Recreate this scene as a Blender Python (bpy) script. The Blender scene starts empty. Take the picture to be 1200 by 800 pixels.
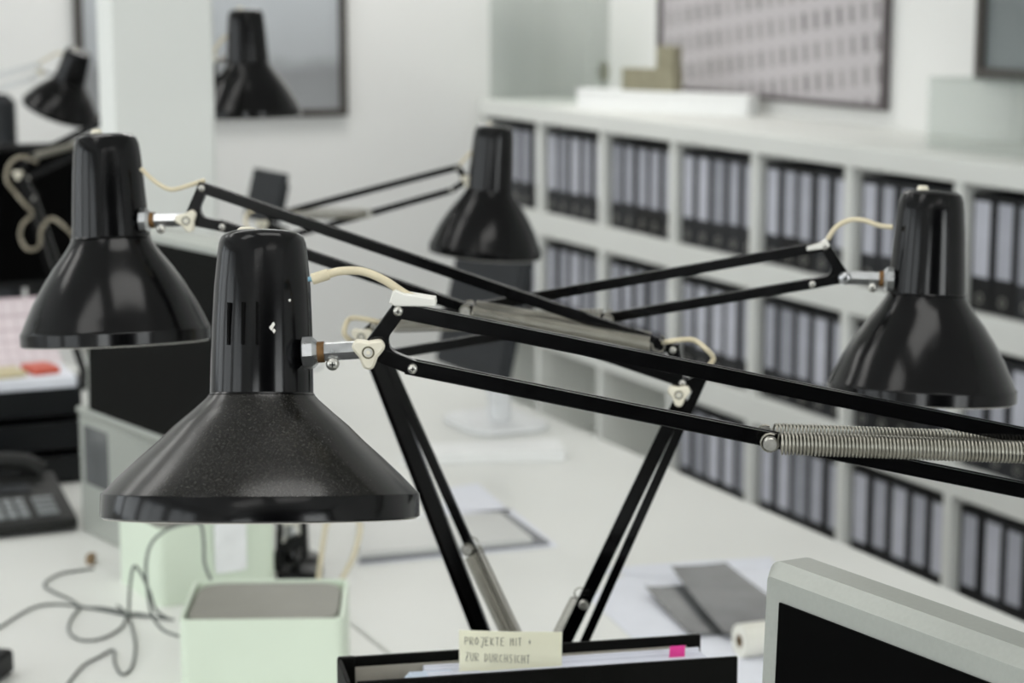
import bpy, math, random
from mathutils import Vector, Matrix
random.seed(7)
PI = math.pi
scn = bpy.context.scene
COL = scn.collection
V = Vector
UP = V((0, 0, 1))

# ------------------------------------------------------------------ camera
# room axes: x runs across the desks towards the shelf wall, y along the desks
ANG = math.radians(24.45)
PITCH = math.radians(9.734)
FPX = 2460.0
CAM = V((0, 0, 1.55))
RT = V((math.cos(ANG), -math.sin(ANG), 0))
FH = V((math.sin(ANG), math.cos(ANG), 0))
FW = FH * math.cos(PITCH) - UP * math.sin(PITCH)
CU = FH * math.sin(PITCH) + UP * math.cos(PITCH)
cam_data = bpy.data.cameras.new('camera')
cam_data.sensor_width = 36.0
cam_data.lens = 36.0 * FPX / 1200.0
cam_data.dof.use_dof = True
cam_data.dof.focus_distance = 1.30
cam_data.dof.aperture_fstop = 9.2
cam_data.clip_start = 0.05
cam = bpy.data.objects.new('camera', cam_data)
COL.objects.link(cam)
cam.location = CAM
cam.rotation_euler = (PI / 2 - PITCH, 0, -ANG)
scn.camera = cam

def ray(px, py):
    return (RT * (px - 600) + CU * (400 - py) + FW * FPX) / FPX
def at(px, py, D):                       # point at distance D along the lens axis
    return CAM + ray(px, py) * D
def on_z(px, py, z):
    r = ray(px, py)
    return CAM + r * ((z - CAM.z) / r.z)
def on_pl(px, py, p0, n):
    r = ray(px, py)
    return CAM + r * ((p0 - CAM).dot(n) / r.dot(n))
def hdir(deg):                           # horizontal direction, deg to the left of the lens axis
    a = math.radians(deg)
    return FH * math.cos(a) - RT * math.sin(a)

# ------------------------------------------------------------------ materials
def mat(name, col, rough=0.5, metal=0.0, spec=0.5, var=0.06, scale=30.0, bump=0.0, bscale=200.0, rvar=0.0, coat=0.0):
    m = bpy.data.materials.new(name)
    m.use_nodes = True
    nt = m.node_tree
    b = nt.nodes['Principled BSDF']
    b.inputs['Roughness'].default_value = rough
    b.inputs['Metallic'].default_value = metal
    b.inputs['Specular IOR Level'].default_value = spec
    b.inputs['Coat Weight'].default_value = coat
    tc = nt.nodes.new('ShaderNodeTexCoord')
    n = nt.nodes.new('ShaderNodeTexNoise')
    n.inputs['Scale'].default_value = scale
    n.inputs['Detail'].default_value = 4
    nt.links.new(tc.outputs['Object'], n.inputs['Vector'])
    r = nt.nodes.new('ShaderNodeValToRGB')
    r.color_ramp.elements[0].position = 0.3
    r.color_ramp.elements[1].position = 0.7
    lo = [c * (1 - var) for c in col]; hi = [min(1, c * (1 + var)) for c in col]
    r.color_ramp.elements[0].color = (*lo, 1)
    r.color_ramp.elements[1].color = (*hi, 1)
    nt.links.new(n.outputs['Fac'], r.inputs['Fac'])
    nt.links.new(r.outputs['Color'], b.inputs['Base Color'])
    if rvar > 0:
        mr = nt.nodes.new('ShaderNodeMapRange')
        mr.inputs['To Min'].default_value = max(0.02, rough - rvar)
        mr.inputs['To Max'].default_value = rough + rvar
        nt.links.new(n.outputs['Fac'], mr.inputs['Value'])
        nt.links.new(mr.outputs['Result'], b.inputs['Roughness'])
    if bump > 0:
        n2 = nt.nodes.new('ShaderNodeTexNoise'); n2.inputs['Scale'].default_value = bscale
        nt.links.new(tc.outputs['Object'], n2.inputs['Vector'])
        bp = nt.nodes.new('ShaderNodeBump'); bp.inputs['Strength'].default_value = bump; bp.inputs['Distance'].default_value = 0.001
        nt.links.new(n2.outputs['Fac'], bp.inputs['Height'])
        nt.links.new(bp.outputs['Normal'], b.inputs['Normal'])
    return m
def srgb(r, g, b):
    f = lambda c: (c / 255 / 12.92) if c / 255 <= 0.04045 else ((c / 255 + 0.055) / 1.055) ** 2.4
    return (f(r), f(g), f(b))

M = {}
M['wall'] = mat('white_wall_paint', (.80, .80, .785), .85, scale=3, var=.015, bump=.05, bscale=90)
M['pillar'] = mat('pale_green_grey_paint', (.70, .715, .69), .7, scale=3, var=.015)
M['wall_dark'] = mat('charcoal_wall_paint', (.05, .05, .05), .9, scale=3, var=.05)
M['ceiling'] = mat('ceiling_paint', (.82, .82, .81), .9, scale=3, var=.01)
M['floor'] = mat('grey_floor', (.30, .30, .29), .5, scale=8, var=.08)
M['desk'] = mat('white_desk_laminate', (.74, .745, .715), .32, scale=5, var=.012, spec=.4)
M['deskleg'] = mat('grey_steel', (.45, .46, .46), .4, .6)
M['shelf'] = mat('white_shelf_board', (.77, .78, .75), .5, scale=4, var=.015)
M['enamel'] = mat('black_enamel', (.0015, .0015, .0018), .16, spec=.23, scale=60, var=.2, rvar=.04)
M['barblack'] = mat('black_painted_steel', (.001, .001, .0012), .14, spec=.35, scale=120, var=.25, rvar=.03)
M['slot'] = mat('slot_black', (.002, .002, .002), .9, spec=.1)
M['inner'] = mat('cream_white_enamel', (.78, .75, .68), .4, var=.03)
M['chip'] = mat('bare_paint_chip', (.75, .73, .68), .6)
M['chrome'] = mat('worn_chrome', (.50, .51, .52), .3, 1.0, scale=150, var=.1, rvar=.1)
M['steel'] = mat('dull_steel_screw', (.55, .54, .50), .34, 1.0, scale=300, var=.15)
M['spring'] = mat('spring_steel', (.33, .318, .275), .36, 1.0, scale=100, var=.12)
M['rust'] = mat('rusty_brass', (.16, .085, .03), .6, .5, scale=200, var=.4)
M['rust2'] = mat('tarnished_brass', (.11, .10, .065), .5, .6, scale=200, var=.3)
M['shadecord'] = mat('shaded_cream_cord', (.27, .24, .18), .6, var=.1, scale=80)  # cream cord lying in shade; the shade is put into this darker colour
M['knob'] = mat('ivory_plastic', (.70, .66, .54), .42, var=.05, scale=80)
M['cable'] = mat('cream_cable', (.62, .55, .39), .5, var=.06, scale=120)
M['bluewire'] = mat('blue_wire', (.18, .36, .48), .5)
M['sleeve'] = mat('milky_plastic_sleeve', (.70, .69, .64), .35, var=.05)
M['bulb'] = mat('frosted_bulb', (.85, .84, .8), .3)
M['whitearm'] = mat('light_grey_lamp_arm', (.62, .63, .63), .4)
M['bblack'] = mat('black_binder_cover', (.003, .0031, .0026), .55, spec=.08, bump=.3, bscale=900)
M['bliner'] = mat('grey_beige_liner_paper', (.40, .375, .32), .85, scale=60, var=.05)
M['paper'] = mat('white_paper', (.76, .775, .84), .8, scale=40, var=.02)
M['sleevepp'] = mat('bluish_plastic_sleeve', (.60, .69, .80), .25, scale=60, var=.06)
M['yellow'] = mat('pale_yellow_note', (.90, .885, .69), .8, scale=25, var=.02)
M['ink'] = mat('grey_pencil_ink', (.13, .13, .115), .8)
M['pink'] = mat('pink_index_tab', (.86, .05, .33), .5)
M['silver'] = mat('silver_grey_plastic', (.37, .385, .355), .4, .2, scale=300, var=.03)
M['screen'] = mat('dark_lcd_screen', (.0008, .0008, .0008), .5, spec=.03, var=.1)
M['screen2'] = mat('dusty_lcd_screen', (.0035, .0036, .0031), .65, spec=.06, var=.1)
M['darkplastic'] = mat('black_plastic', (.004, .0043, .005), .45, spec=.25, scale=60, var=.1)
M['slate'] = mat('dark_slate_plastic', (.017, .019, .022), .55, spec=.3, scale=40, var=.1)
M['green'] = mat('pale_green_plastic', (.655, .735, .615), .45, scale=8, var=.02)
M['greylid'] = mat('warm_grey_lid', (.255, .25, .22), .6, scale=30, var=.04)
M['spine'] = mat('binder_spine_charcoal', (.006, .0062, .007), .5, spec=.3, scale=40, var=.15)
M['spine2'] = mat('binder_spine_grey', (.020, .0213, .0245), .5, spec=.3, scale=40, var=.15)
M['label'] = mat('grey_spine_label', (.45, .46, .52), .6, scale=20, var=.06)
M['label2'] = mat('white_spine_label', (.57, .58, .65), .6, scale=20, var=.06)
M['label3'] = mat('dim_spine_label', (.33, .34, .385), .6, scale=20, var=.08)
M['white'] = mat('white_plastic', (.80, .81, .82), .35)
M['carton'] = mat('white_carton', (.86, .865, .86), .6, var=.02)
M['olive'] = mat('olive_wood', (.27, .25, .17), .6, scale=30, var=.12)
M['trayblack'] = mat('letter_tray_black', (.004, .005, .0062), .35, spec=.3, scale=40, var=.1)
M['phone'] = mat('charcoal_phone_plastic', (.013, .0135, .0128), .5, spec=.3, scale=60, var=.1)
M['key'] = mat('grey_key_plastic', (.23, .245, .25), .5)
M['red'] = mat('orange_red_cover', (.55, .10, .06), .5)
M['brown'] = mat('brown_cardboard', (.22, .15, .085), .8)
M['yellowcov'] = mat('sand_cover', (.55, .48, .30), .6)
M['darkcord'] = mat('dark_grey_cord', (.08, .09, .085), .45)
M['film'] = mat('dark_grey_film', (.115, .12, .122), .16, scale=12, var=.2, spec=.5)
M['maggrey'] = mat('grey_page_edge', (.20, .205, .22), .7)
M['magpage'] = mat('off_white_cover', (.60, .605, .59), .35, scale=6, var=.05)
M['frame'] = mat('dark_brown_wood_frame', (.055, .048, .042), .5, scale=40, var=.2)
M['frame2'] = mat('taupe_frame', (.10, .085, .088), .5, scale=40, var=.2)
M['tracing'] = mat('tracing_paper', (.74, .73, .66), .6, var=.02)

def grid_paper():
    m = bpy.data.materials.new('printed_pink_sheet'); m.use_nodes = True
    nt = m.node_tree; b = nt.nodes['Principled BSDF']; b.inputs['Roughness'].default_value = .8
    tc = nt.nodes.new('ShaderNodeTexCoord')
    br = nt.nodes.new('ShaderNodeTexBrick')
    br.offset = 0
    br.inputs['Scale'].default_value = 1
    br.inputs['Brick Width'].default_value = .022
    br.inputs['Row Height'].default_value = .012
    br.inputs['Mortar Size'].default_value = .0012
    br.inputs['Color1'].default_value = (.70, .62, .64, 1)
    br.inputs['Color2'].default_value = (.66, .59, .61, 1)
    br.inputs['Mortar'].default_value = (.52, .43, .46, 1)
    nt.links.new(tc.outputs['Object'], br.inputs['Vector'])
    nt.links.new(br.outputs['Color'], b.inputs['Base Color'])
    return m
M['gridpaper'] = grid_paper()

def facade_print():
    """photographic print of a long office facade: rows of dark windows running up to the right"""
    m = bpy.data.materials.new('facade_print'); m.use_nodes = True
    nt = m.node_tree; b = nt.nodes['Principled BSDF']; b.inputs['Roughness'].default_value = .55
    uv = nt.nodes.new('ShaderNodeUVMap')
    mp = nt.nodes.new('ShaderNodeMapping'); mp.inputs['Rotation'].default_value = (0, 0, math.radians(-6.5))
    nt.links.new(uv.outputs['UV'], mp.inputs['Vector'])
    br = nt.nodes.new('ShaderNodeTexBrick'); br.offset = 0
    br.inputs['Scale'].default_value = 1
    br.inputs['Brick Width'].default_value = .060
    br.inputs['Row Height'].default_value = .086
    br.inputs['Mortar Size'].default_value = .019
    br.inputs['Mortar Smooth'].default_value = .15
    br.inputs['Color1'].default_value = (.17, .155, .16, 1)
    br.inputs['Color2'].default_value = (.30, .28, .285, 1)
    br.inputs['Mortar'].default_value = (.50, .475, .49, 1)
    nt.links.new(mp.outputs['Vector'], br.inputs['Vector'])
    n = nt.nodes.new('ShaderNodeTexNoise'); n.inputs['Scale'].default_value = 5
    nt.links.new(uv.outputs['UV'], n.inputs['Vector'])
    mx = nt.nodes.new('ShaderNodeMix'); mx.data_type = 'RGBA'
    mr = nt.nodes.new('ShaderNodeMapRange'); mr.inputs['From Min'].default_value = .45; mr.inputs['From Max'].default_value = .7; mr.inputs['To Max'].default_value = .5
    nt.links.new(n.outputs['Fac'], mr.inputs['Value'])
    nt.links.new(mr.outputs['Result'], mx.inputs['Factor'])
    nt.links.new(br.outputs['Color'], mx.inputs['A'])
    mx.inputs['B'].default_value = (.48, .455, .47, 1)
    nt.links.new(mx.outputs['Result'], b.inputs['Base Color'])
    return m
M['facade'] = facade_print()

def landscape_print(name, c0, c1, c2):
    m = bpy.data.materials.new(name); m.use_nodes = True
    nt = m.node_tree; b = nt.nodes['Principled BSDF']; b.inputs['Roughness'].default_value = .4
    uv = nt.nodes.new('ShaderNodeUVMap')
    sx = nt.nodes.new('ShaderNodeSeparateXYZ'); nt.links.new(uv.outputs['UV'], sx.inputs['Vector'])
    n = nt.nodes.new('ShaderNodeTexNoise'); n.inputs['Scale'].default_value = 7; n.inputs['Detail'].default_value = 5
    nt.links.new(uv.outputs['UV'], n.inputs['Vector'])
    ad = nt.nodes.new('ShaderNodeMath'); ad.operation = 'MULTIPLY_ADD'
    nt.links.new(n.outputs['Fac'], ad.inputs[0]); ad.inputs[1].default_value = .18
    nt.links.new(sx.outputs['Y'], ad.inputs[2])
    r = nt.nodes.new('ShaderNodeValToRGB')
    e = r.color_ramp.elements
    e[0].position = .15; e[0].color = (*c0, 1)
    e[1].position = .9; e[1].color = (*c2, 1)
    x = e.new(.32); x.color = (*[c * .85 for c in c0], 1)
    x = e.new(.42); x.color = (*c1, 1)
    nt.links.new(ad.outputs[0], r.inputs['Fac'])
    nt.links.new(r.outputs['Color'], b.inputs['Base Color'])
    return m
M['photo'] = landscape_print('grey_landscape_print', (.30, .31, .32), (.42, .44, .46), (.50, .53, .56))
M['photo2'] = landscape_print('grey_green_print', (.20, .225, .23), (.235, .26, .265), (.26, .28, .285))

def glassy(name, tint, fac, gl=.08):
    m = bpy.data.materials.new(name); m.use_nodes = True
    nt = m.node_tree
    for n in list(nt.nodes):
        if n.type != 'OUTPUT_MATERIAL': nt.nodes.remove(n)
    out = [n for n in nt.nodes if n.type == 'OUTPUT_MATERIAL'][0]
    t = nt.nodes.new('ShaderNodeBsdfTransparent'); t.inputs['Color'].default_value = (*tint, 1)
    d = nt.nodes.new('ShaderNodeBsdfPrincipled'); d.inputs['Base Color'].default_value = (.62, .68, .65, 1); d.inputs['Roughness'].default_value = .1
    no = nt.nodes.new('ShaderNodeTexNoise'); no.inputs['Scale'].default_value = 4
    mr = nt.nodes.new('ShaderNodeMapRange'); mr.inputs['To Min'].default_value = fac * .9; mr.inputs['To Max'].default_value = fac * 1.1
    nt.links.new(no.outputs['Fac'], mr.inputs['Value'])
    mx = nt.nodes.new('ShaderNodeMixShader')
    nt.links.new(mr.outputs['Result'], mx.inputs['Fac'])
    nt.links.new(t.outputs[0], mx.inputs[1]); nt.links.new(d.outputs[0], mx.inputs[2])
    nt.links.new(mx.outputs[0], out.inputs['Surface'])
    return m
M['acrylic'] = glassy('greenish_acrylic', (.955, .965, .96), .07)
M['pane'] = glassy('window_glass', (.96, .97, .97), .04)

def dusty_enamel():
    m = mat('dusty_black_enamel', (.007, .0066, .0058), .21, spec=.3, scale=40, var=.2, rvar=.04)
    nt = m.node_tree; b = nt.nodes['Principled BSDF']
    src = b.inputs['Base Color'].links[0].from_socket
    tc = [n for n in nt.nodes if n.type == 'TEX_COORD'][0]
    v = nt.nodes.new('ShaderNodeTexNoise'); v.inputs['Scale'].default_value = 900; v.inputs['Detail'].default_value = 2
    nt.links.new(tc.outputs['Object'], v.inputs['Vector'])
    mr = nt.nodes.new('ShaderNodeMapRange'); mr.inputs['From Min'].default_value = .52; mr.inputs['From Max'].default_value = .82
    mr.inputs['To Min'].default_value = .0; mr.inputs['To Max'].default_value = .35
    nt.links.new(v.outputs['Fac'], mr.inputs['Value'])
    mx = nt.nodes.new('ShaderNodeMix'); mx.data_type = 'RGBA'
    nt.links.new(mr.outputs['Result'], mx.inputs['Factor'])
    nt.links.new(src, mx.inputs['A']); mx.inputs['B'].default_value = (.12, .115, .10, 1)
    nt.links.new(mx.outputs['Result'], b.inputs['Base Color'])
    return m
M['dusty'] = dusty_enamel()

# ------------------------------------------------------------------ mesh builder
class G:
    def __init__(s):
        s.v = []; s.f = []; s.uv = None
    def add(s, vs, fs):
        o = len(s.v); s.v += [V(p) for p in vs]; s.f += [tuple(i + o for i in f) for f in fs]; return s
    def box(s, c, ex, ey, ez, hx, hy, hz, ch=0.0):
        c = V(c); ex = V(ex); ey = V(ey); ez = V(ez)
        if ch <= 0:
            vs = [c + ex * (hx * a) + ey * (hy * b) + ez * (hz * d) for a in (-1, 1) for b in (-1, 1) for d in (-1, 1)]
            return s.add(vs, [(0, 1, 3, 2), (4, 6, 7, 5), (0, 4, 5, 1), (2, 3, 7, 6), (0, 2, 6, 4), (1, 5, 7, 3)])
        ch = min(ch, hx * .9, hy * .9, hz * .9)
        vs = []; idx = {}
        for a in (-1, 1):
            for b in (-1, 1):
                for d in (-1, 1):
                    for k in range(3):
                        h = [hx, hy, hz]
                        q = [h[i] - (0 if i == k else ch) for i in range(3)]
                        idx[(a, b, d, k)] = len(vs)
                        vs.append(c + ex * (a * q[0]) + ey * (b * q[1]) + ez * (d * q[2]))
        fs = []
        for a in (-1, 1):
            fs.append([idx[(a, b, d, 0)] for b, d in ((-1, -1), (1, -1), (1, 1), (-1, 1))])
            fs.append([idx[(b, a, d, 1)] for b, d in ((-1, -1), (1, -1), (1, 1), (-1, 1))])
            fs.append([idx[(b, d, a, 2)] for b, d in ((-1, -1), (1, -1), (1, 1), (-1, 1))])
        for a in (-1, 1):
            for b in (-1, 1):
                fs.append([idx[(a, b, -1, 0)], idx[(a, b, 1, 0)], idx[(a, b, 1, 1)], idx[(a, b, -1, 1)]])
                fs.append([idx[(a, -1, b, 0)], idx[(a, 1, b, 0)], idx[(a, 1, b, 2)], idx[(a, -1, b, 2)]])
                fs.append([idx[(-1, a, b, 1)], idx[(1, a, b, 1)], idx[(1, a, b, 2)], idx[(-1, a, b, 2)]])
                for d in (-1, 1):
                    fs.append([idx[(a, b, d, 0)], idx[(a, b, d, 1)], idx[(a, b, d, 2)]])
        return s.add(vs, fs)
    def abox(s, lo, hi, ch=0.0):
        lo = V(lo); hi = V(hi); c = (lo + hi) / 2; h = (hi - lo) / 2
        return s.box(c, (1, 0, 0), (0, 1, 0), (0, 0, 1), h.x, h.y, h.z, ch)
    def lathe(s, o, axis, prof, seg=64, close=False, capends=True):
        o = V(o); axis = V(axis).normalized()
        t = V((1, 0, 0)) if abs(axis.x) < .8 else V((0, 1, 0))
        e1 = axis.cross(t).normalized(); e2 = axis.cross(e1)
        base = len(s.v); n = len(prof)
        for (r, h) in prof:
            for i in range(seg):
                a = 2 * PI * i / seg
                s.v.append(o + axis * h + (e1 * math.cos(a) + e2 * math.sin(a)) * max(r, 1e-6))
        rng = n if close else n - 1
        for j in range(rng):
            j2 = (j + 1) % n
            for i in range(seg):
                i2 = (i + 1) % seg
                s.f.append((base + j * seg + i, base + j * seg + i2, base + j2 * seg + i2, base + j2 * seg + i))
        if capends and not close:
            s.f.append(tuple(base + i for i in range(seg))[::-1])
            s.f.append(tuple(base + (n - 1) * seg + i for i in range(seg)))
        return s
    def cyl(s, p, q, r, seg=20, ch=0.0):
        p = V(p); q = V(q); L = (q - p).length
        pr = [(r, 0), (r, L)] if ch <= 0 else [(r - ch, 0), (r, ch), (r, L - ch), (r - ch, L)]
        return s.lathe(p, q - p, pr, seg)
    def prism(s, poly, o, e1, e2, n, t0, t1, ch=0.0):
        """poly of 2-D points, extruded along n from t0 to t1, edges of both faces chamfered inwards by ch"""
        o = V(o); m = len(poly)
        def ring(pts, t): return [o + e1 * x + e2 * y + n * t for x, y in pts]
        if ch > 0:
            area = sum(poly[i][0] * poly[(i + 1) % m][1] - poly[(i + 1) % m][0] * poly[i][1] for i in range(m))
            sg = 1 if area > 0 else -1
            ins = []
            for i in range(m):
                a = V(poly[i - 1]); b = V(poly[i]); c = V(poly[(i + 1) % m])
                d1 = (b - a).normalized(); d2 = (c - b).normalized()
                n1 = V((-d1.y, d1.x)) * sg; n2 = V((-d2.y, d2.x)) * sg
                bi = n1 + n2
                bi = bi / max(.3, bi.length_squared) * 2 if bi.length > 1e-6 else n1
                ins.append((b.x + bi.x * ch, b.y + bi.y * ch))
            rings = [ring(ins, t0), ring(poly, t0 + ch), ring(poly, t1 - ch), ring(ins, t1)]
        else:
            rings = [ring(poly, t0), ring(poly, t1)]
        base = len(s.v)
        for r in rings: s.v += r
        for j in range(len(rings) - 1):
            for i in range(m):
                i2 = (i + 1) % m
                s.f.append((base + j * m + i, base + j * m + i2, base + (j + 1) * m + i2, base + (j + 1) * m + i))
        s.f.append(tuple(base + i for i in range(m))[::-1])
        s.f.append(tuple(base + (len(rings) - 1) * m + i for i in range(m)))
        return s
    def capsule(s, p, q, w, o, e1, e2, n, t0, t1, ch=0.0, seg=10):
        p = V(p); q = V(q); d = (q - p); a0 = math.atan2(d.y, d.x)
        poly = []
        for i in range(seg + 1):
            a = a0 + PI / 2 + PI * i / seg
            poly.append((p.x + math.cos(a) * w / 2, p.y + math.sin(a) * w / 2))
        for i in range(seg + 1):
            a = a0 - PI / 2 + PI * i / seg
            poly.append((q.x + math.cos(a) * w / 2, q.y + math.sin(a) * w / 2))
        return s.prism(poly, o, e1, e2, n, t0, t1, ch)
    def tube(s, pts, r, seg=8, caps=True):
        pts = [V(p) for p in pts]; n = len(pts)
        base = len(s.v)
        t = (pts[1] - pts[0]).normalized()
        ref = V((0, 0, 1)) if abs(t.z) < .9 else V((1, 0, 0))
        e1 = t.cross(ref).normalized()
        for k in range(n):
            t = (pts[min(k + 1, n - 1)] - pts[max(k - 1, 0)]).normalized()
            e1 = (e1 - t * e1.dot(t)).normalized(); e2 = t.cross(e1)
            for i in range(seg):
                a = 2 * PI * i / seg
                s.v.append(pts[k] + (e1 * math.cos(a) + e2 * math.sin(a)) * r)
        for k in range(n - 1):
            for i in range(seg):
                i2 = (i + 1) % seg
                s.f.append((base + k * seg + i, base + k * seg + i2, base + (k + 1) * seg + i2, base + (k + 1) * seg + i))
        if caps:
            s.f.append(tuple(base + i for i in range(seg))[::-1])
            s.f.append(tuple(base + (n - 1) * seg + i for i in range(seg)))
        return s

def spline(pts, sub=8):
    pts = [V(p) for p in pts]; out = []
    n = len(pts)
    for i in range(n - 1):
        p0 = pts[max(i - 1, 0)]; p1 = pts[i]; p2 = pts[i + 1]; p3 = pts[min(i + 2, n - 1)]
        for k in range(sub):
            t = k / sub; t2 = t * t; t3 = t2 * t
            out.append(.5 * ((2 * p1) + (p2 - p0) * t + (2 * p0 - 5 * p1 + 4 * p2 - p3) * t2 + (3 * p1 - p0 - 3 * p2 + p3) * t3))
    out.append(pts[-1])
    return out

def rrect(w, h, r, seg=6):
    poly = []
    for cx, cy, a0 in ((w / 2 - r, h / 2 - r, 0), (-w / 2 + r, h / 2 - r, PI / 2), (-w / 2 + r, -h / 2 + r, PI), (w / 2 - r, -h / 2 + r, 1.5 * PI)):
        for i in range(seg + 1):
            a = a0 + PI / 2 * i / seg
            poly.append((cx + math.cos(a) * r, cy + math.sin(a) * r))
    return poly

def tag(o, label=None, cat=None, group=None, kind=None):
    if label: o['label'] = label
    if cat: o['category'] = cat
    if group: o['group'] = group
    if kind: o['kind'] = kind
    return o
def root_of(o):
    while o.parent: o = o.parent
    return o
def obj(name, g, m, parent=None, smooth=40, uv=None):
    off = V(root_of(parent).location) if parent else V((0, 0, 0))
    me = bpy.data.meshes.new(name)
    me.from_pydata([tuple(p - off) for p in g.v], [], g.f)
    me.update()
    import bmesh
    bm = bmesh.new(); bm.from_mesh(me); bmesh.ops.recalc_face_normals(bm, faces=bm.faces[:]); bm.to_mesh(me); bm.free()
    if uv:
        lay = me.uv_layers.new(name='UVMap')
        for lp in me.loops:
            lay.data[lp.index].uv = uv(me.vertices[lp.vertex_index].co + off)
    me.materials.append(m)
    if smooth:
        for p in me.polygons: p.use_smooth = True
        me.set_sharp_from_angle(angle=math.radians(smooth))
    o = bpy.data.objects.new(name, me)
    COL.objects.link(o)
    if parent: o.parent = parent
    return o
def thing(name, loc, label, cat, group=None):
    o = bpy.data.objects.new(name, None)
    o.empty_display_size = .02
    COL.objects.link(o); o.location = V(loc)
    return tag(o, label, cat, group)
def struct(name, g, m, parent=None, smooth=0):
    o = obj(name, g, m, parent, smooth)
    if not parent: o['kind'] = 'structure'
    return o

# ------------------------------------------------------------------ room
XL, XR, YF, YB, ZC = -3.3, 3.24, -3.0, 6.50, 3.0
DZ = 0.72
struct('floor', G().abox((XL - .2, YF - .2, -.1), (XR + .2, YB + .2, 0)), M['floor'])
struct('ceiling', G().abox((XL - .2, YF - .2, ZC), (XR + .2, YB + .2, ZC + .1)), M['ceiling'])
struct('wall_back', G().abox((XL, YB, 0), (XR, YB + .2, ZC)), M['wall'])
struct('wall_right', G().abox((XR, YF, 0), (XR + .2, YB + .2, ZC)), M['wall'])
WZ0, WZ1 = .9, 2.6
WINL = [(-.6, .9), (1.2, 2.7), (3.0, 4.5), (4.8, 6.3)]
g = G(); y = YF
for a, b in WINL:
    g.abox((XL - .2, y, 0), (XL, a, ZC)); g.abox((XL - .2, a, 0), (XL, b, WZ0)); g.abox((XL - .2, a, WZ1), (XL, b, ZC)); y = b
g.abox((XL - .2, y, 0), (XL, YB + .2, ZC))
struct('wall_left', g, M['wall'])
WINF = [(-3.0, -1.5), (1.3, 2.8)]
g = G(); x = XL - .2
for a, b in WINF:
    g.abox((x, YF - .2, 0), (a, YF, ZC)); g.abox((a, YF - .2, 0), (b, YF, WZ0)); g.abox((a, YF - .2, WZ1), (b, YF, ZC)); x = b
g.abox((x, YF - .2, 0), (XR + .2, YF, ZC))
struct('wall_front', g, M['wall_dark'])
def window(i, c, ex, n, w):
    """frame with a mullion and glass, set in the wall opening; n points into the room"""
    z0, z1 = WZ0, WZ1; zc = (z0 + z1) / 2; h = (z1 - z0) / 2
    g = G()
    for sx in (-1, 0, 1):
        g.box(c + ex * (sx * (w / 2 - .03)) + UP * zc, ex, n, UP, .03, .03, h, .004)
    for zz in (z0 + .03, z1 - .03):
        g.box(c + UP * zz, ex, n, UP, w / 2 - .06, .028, .03, .004)
    f = struct('window_%d' % i, g, M['white'])
    obj('window_pane', G().box(c + UP * zc, ex, n, UP, w / 2 - .05, .003, h - .05), M['pane'], f, 0)
    ld = bpy.data.lights.new('window_daylight', 'AREA'); ld.shape = 'RECTANGLE'; ld.size = w - .1; ld.size_y = z1 - z0 - .1
    return ld, c + UP * zc - n * .13
LEFT_E = [14, 13, 12, 7]
FRONT_E = 40.0
CEIL_FILL = [(-.9, -1.2, 4), (.75, -1.2, 4), (-.9, 1.0, 6), (.75, 1.0, 7), (-.9, 3.2, 7), (.3, 3.2, 7), (-.9, 5.0, 8), (2.1, 5.7, 18)]
k = 1
for a, b in WINL:
    n = V((1, 0, 0)); ld, p = window(k, V((XL - .08, (a + b) / 2, 0)), V((0, 1, 0)), n, b - a); k += 1
    ld.energy = LEFT_E[k - 2]; ld.color = (1, .995, .975)
    lo = bpy.data.objects.new('window_daylight', ld); COL.objects.link(lo); lo.location = p
    lo.rotation_euler = n.to_track_quat('-Z', 'Z').to_euler()
for a, b in WINF:
    n = V((0, 1, 0)); ld, p = window(k, V(((a + b) / 2, YF - .08, 0)), V((1, 0, 0)), n, b - a); k += 1
    ld.energy = FRONT_E; ld.color = (1, .995, .975)
    lo = bpy.data.objects.new('window_daylight', ld); COL.objects.link(lo); lo.location = p
    lo.rotation_euler = n.to_track_quat('-Z', 'Z').to_euler()
# fill lights added on the unseen ceiling to even the room, with made-up frames
ceil_o = [o for o in bpy.data.objects if o.name == 'ceiling'][0]
for xx, yy, en in CEIL_FILL:
    if True:
        g = G()
        for sg in (-1, 1):
            g.abox((xx + sg * .63 - .03, yy - .33, ZC - .03), (xx + sg * .63 + .03, yy + .33, ZC), .002)
            g.abox((xx - .6, yy + sg * .31 - .02, ZC - .03), (xx + .6, yy + sg * .31 + .02, ZC), .002)
        obj('fill_light_frame', g, M['white'], ceil_o, 0)
        ld = bpy.data.lights.new('ceiling_fill_light', 'AREA'); ld.shape = 'RECTANGLE'; ld.size = 1.2; ld.size_y = .58
        ld.energy = en; ld.color = (1, .985, .955)
        lo = bpy.data.objects.new('ceiling_fill_light', ld); COL.objects.link(lo); lo.location = (xx, yy, ZC - .012)
# slim pillar between the desk rows, in front of the picture on the back wall
pc = at(136, 300, 3.42); nn = V((1, 0, 0)); dd = V((0, 1, 0))
struct('pillar', G().abox((pc.x, pc.y, 0), (pc.x + .174, pc.y + .085, ZC), .006), M['pillar'])

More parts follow.
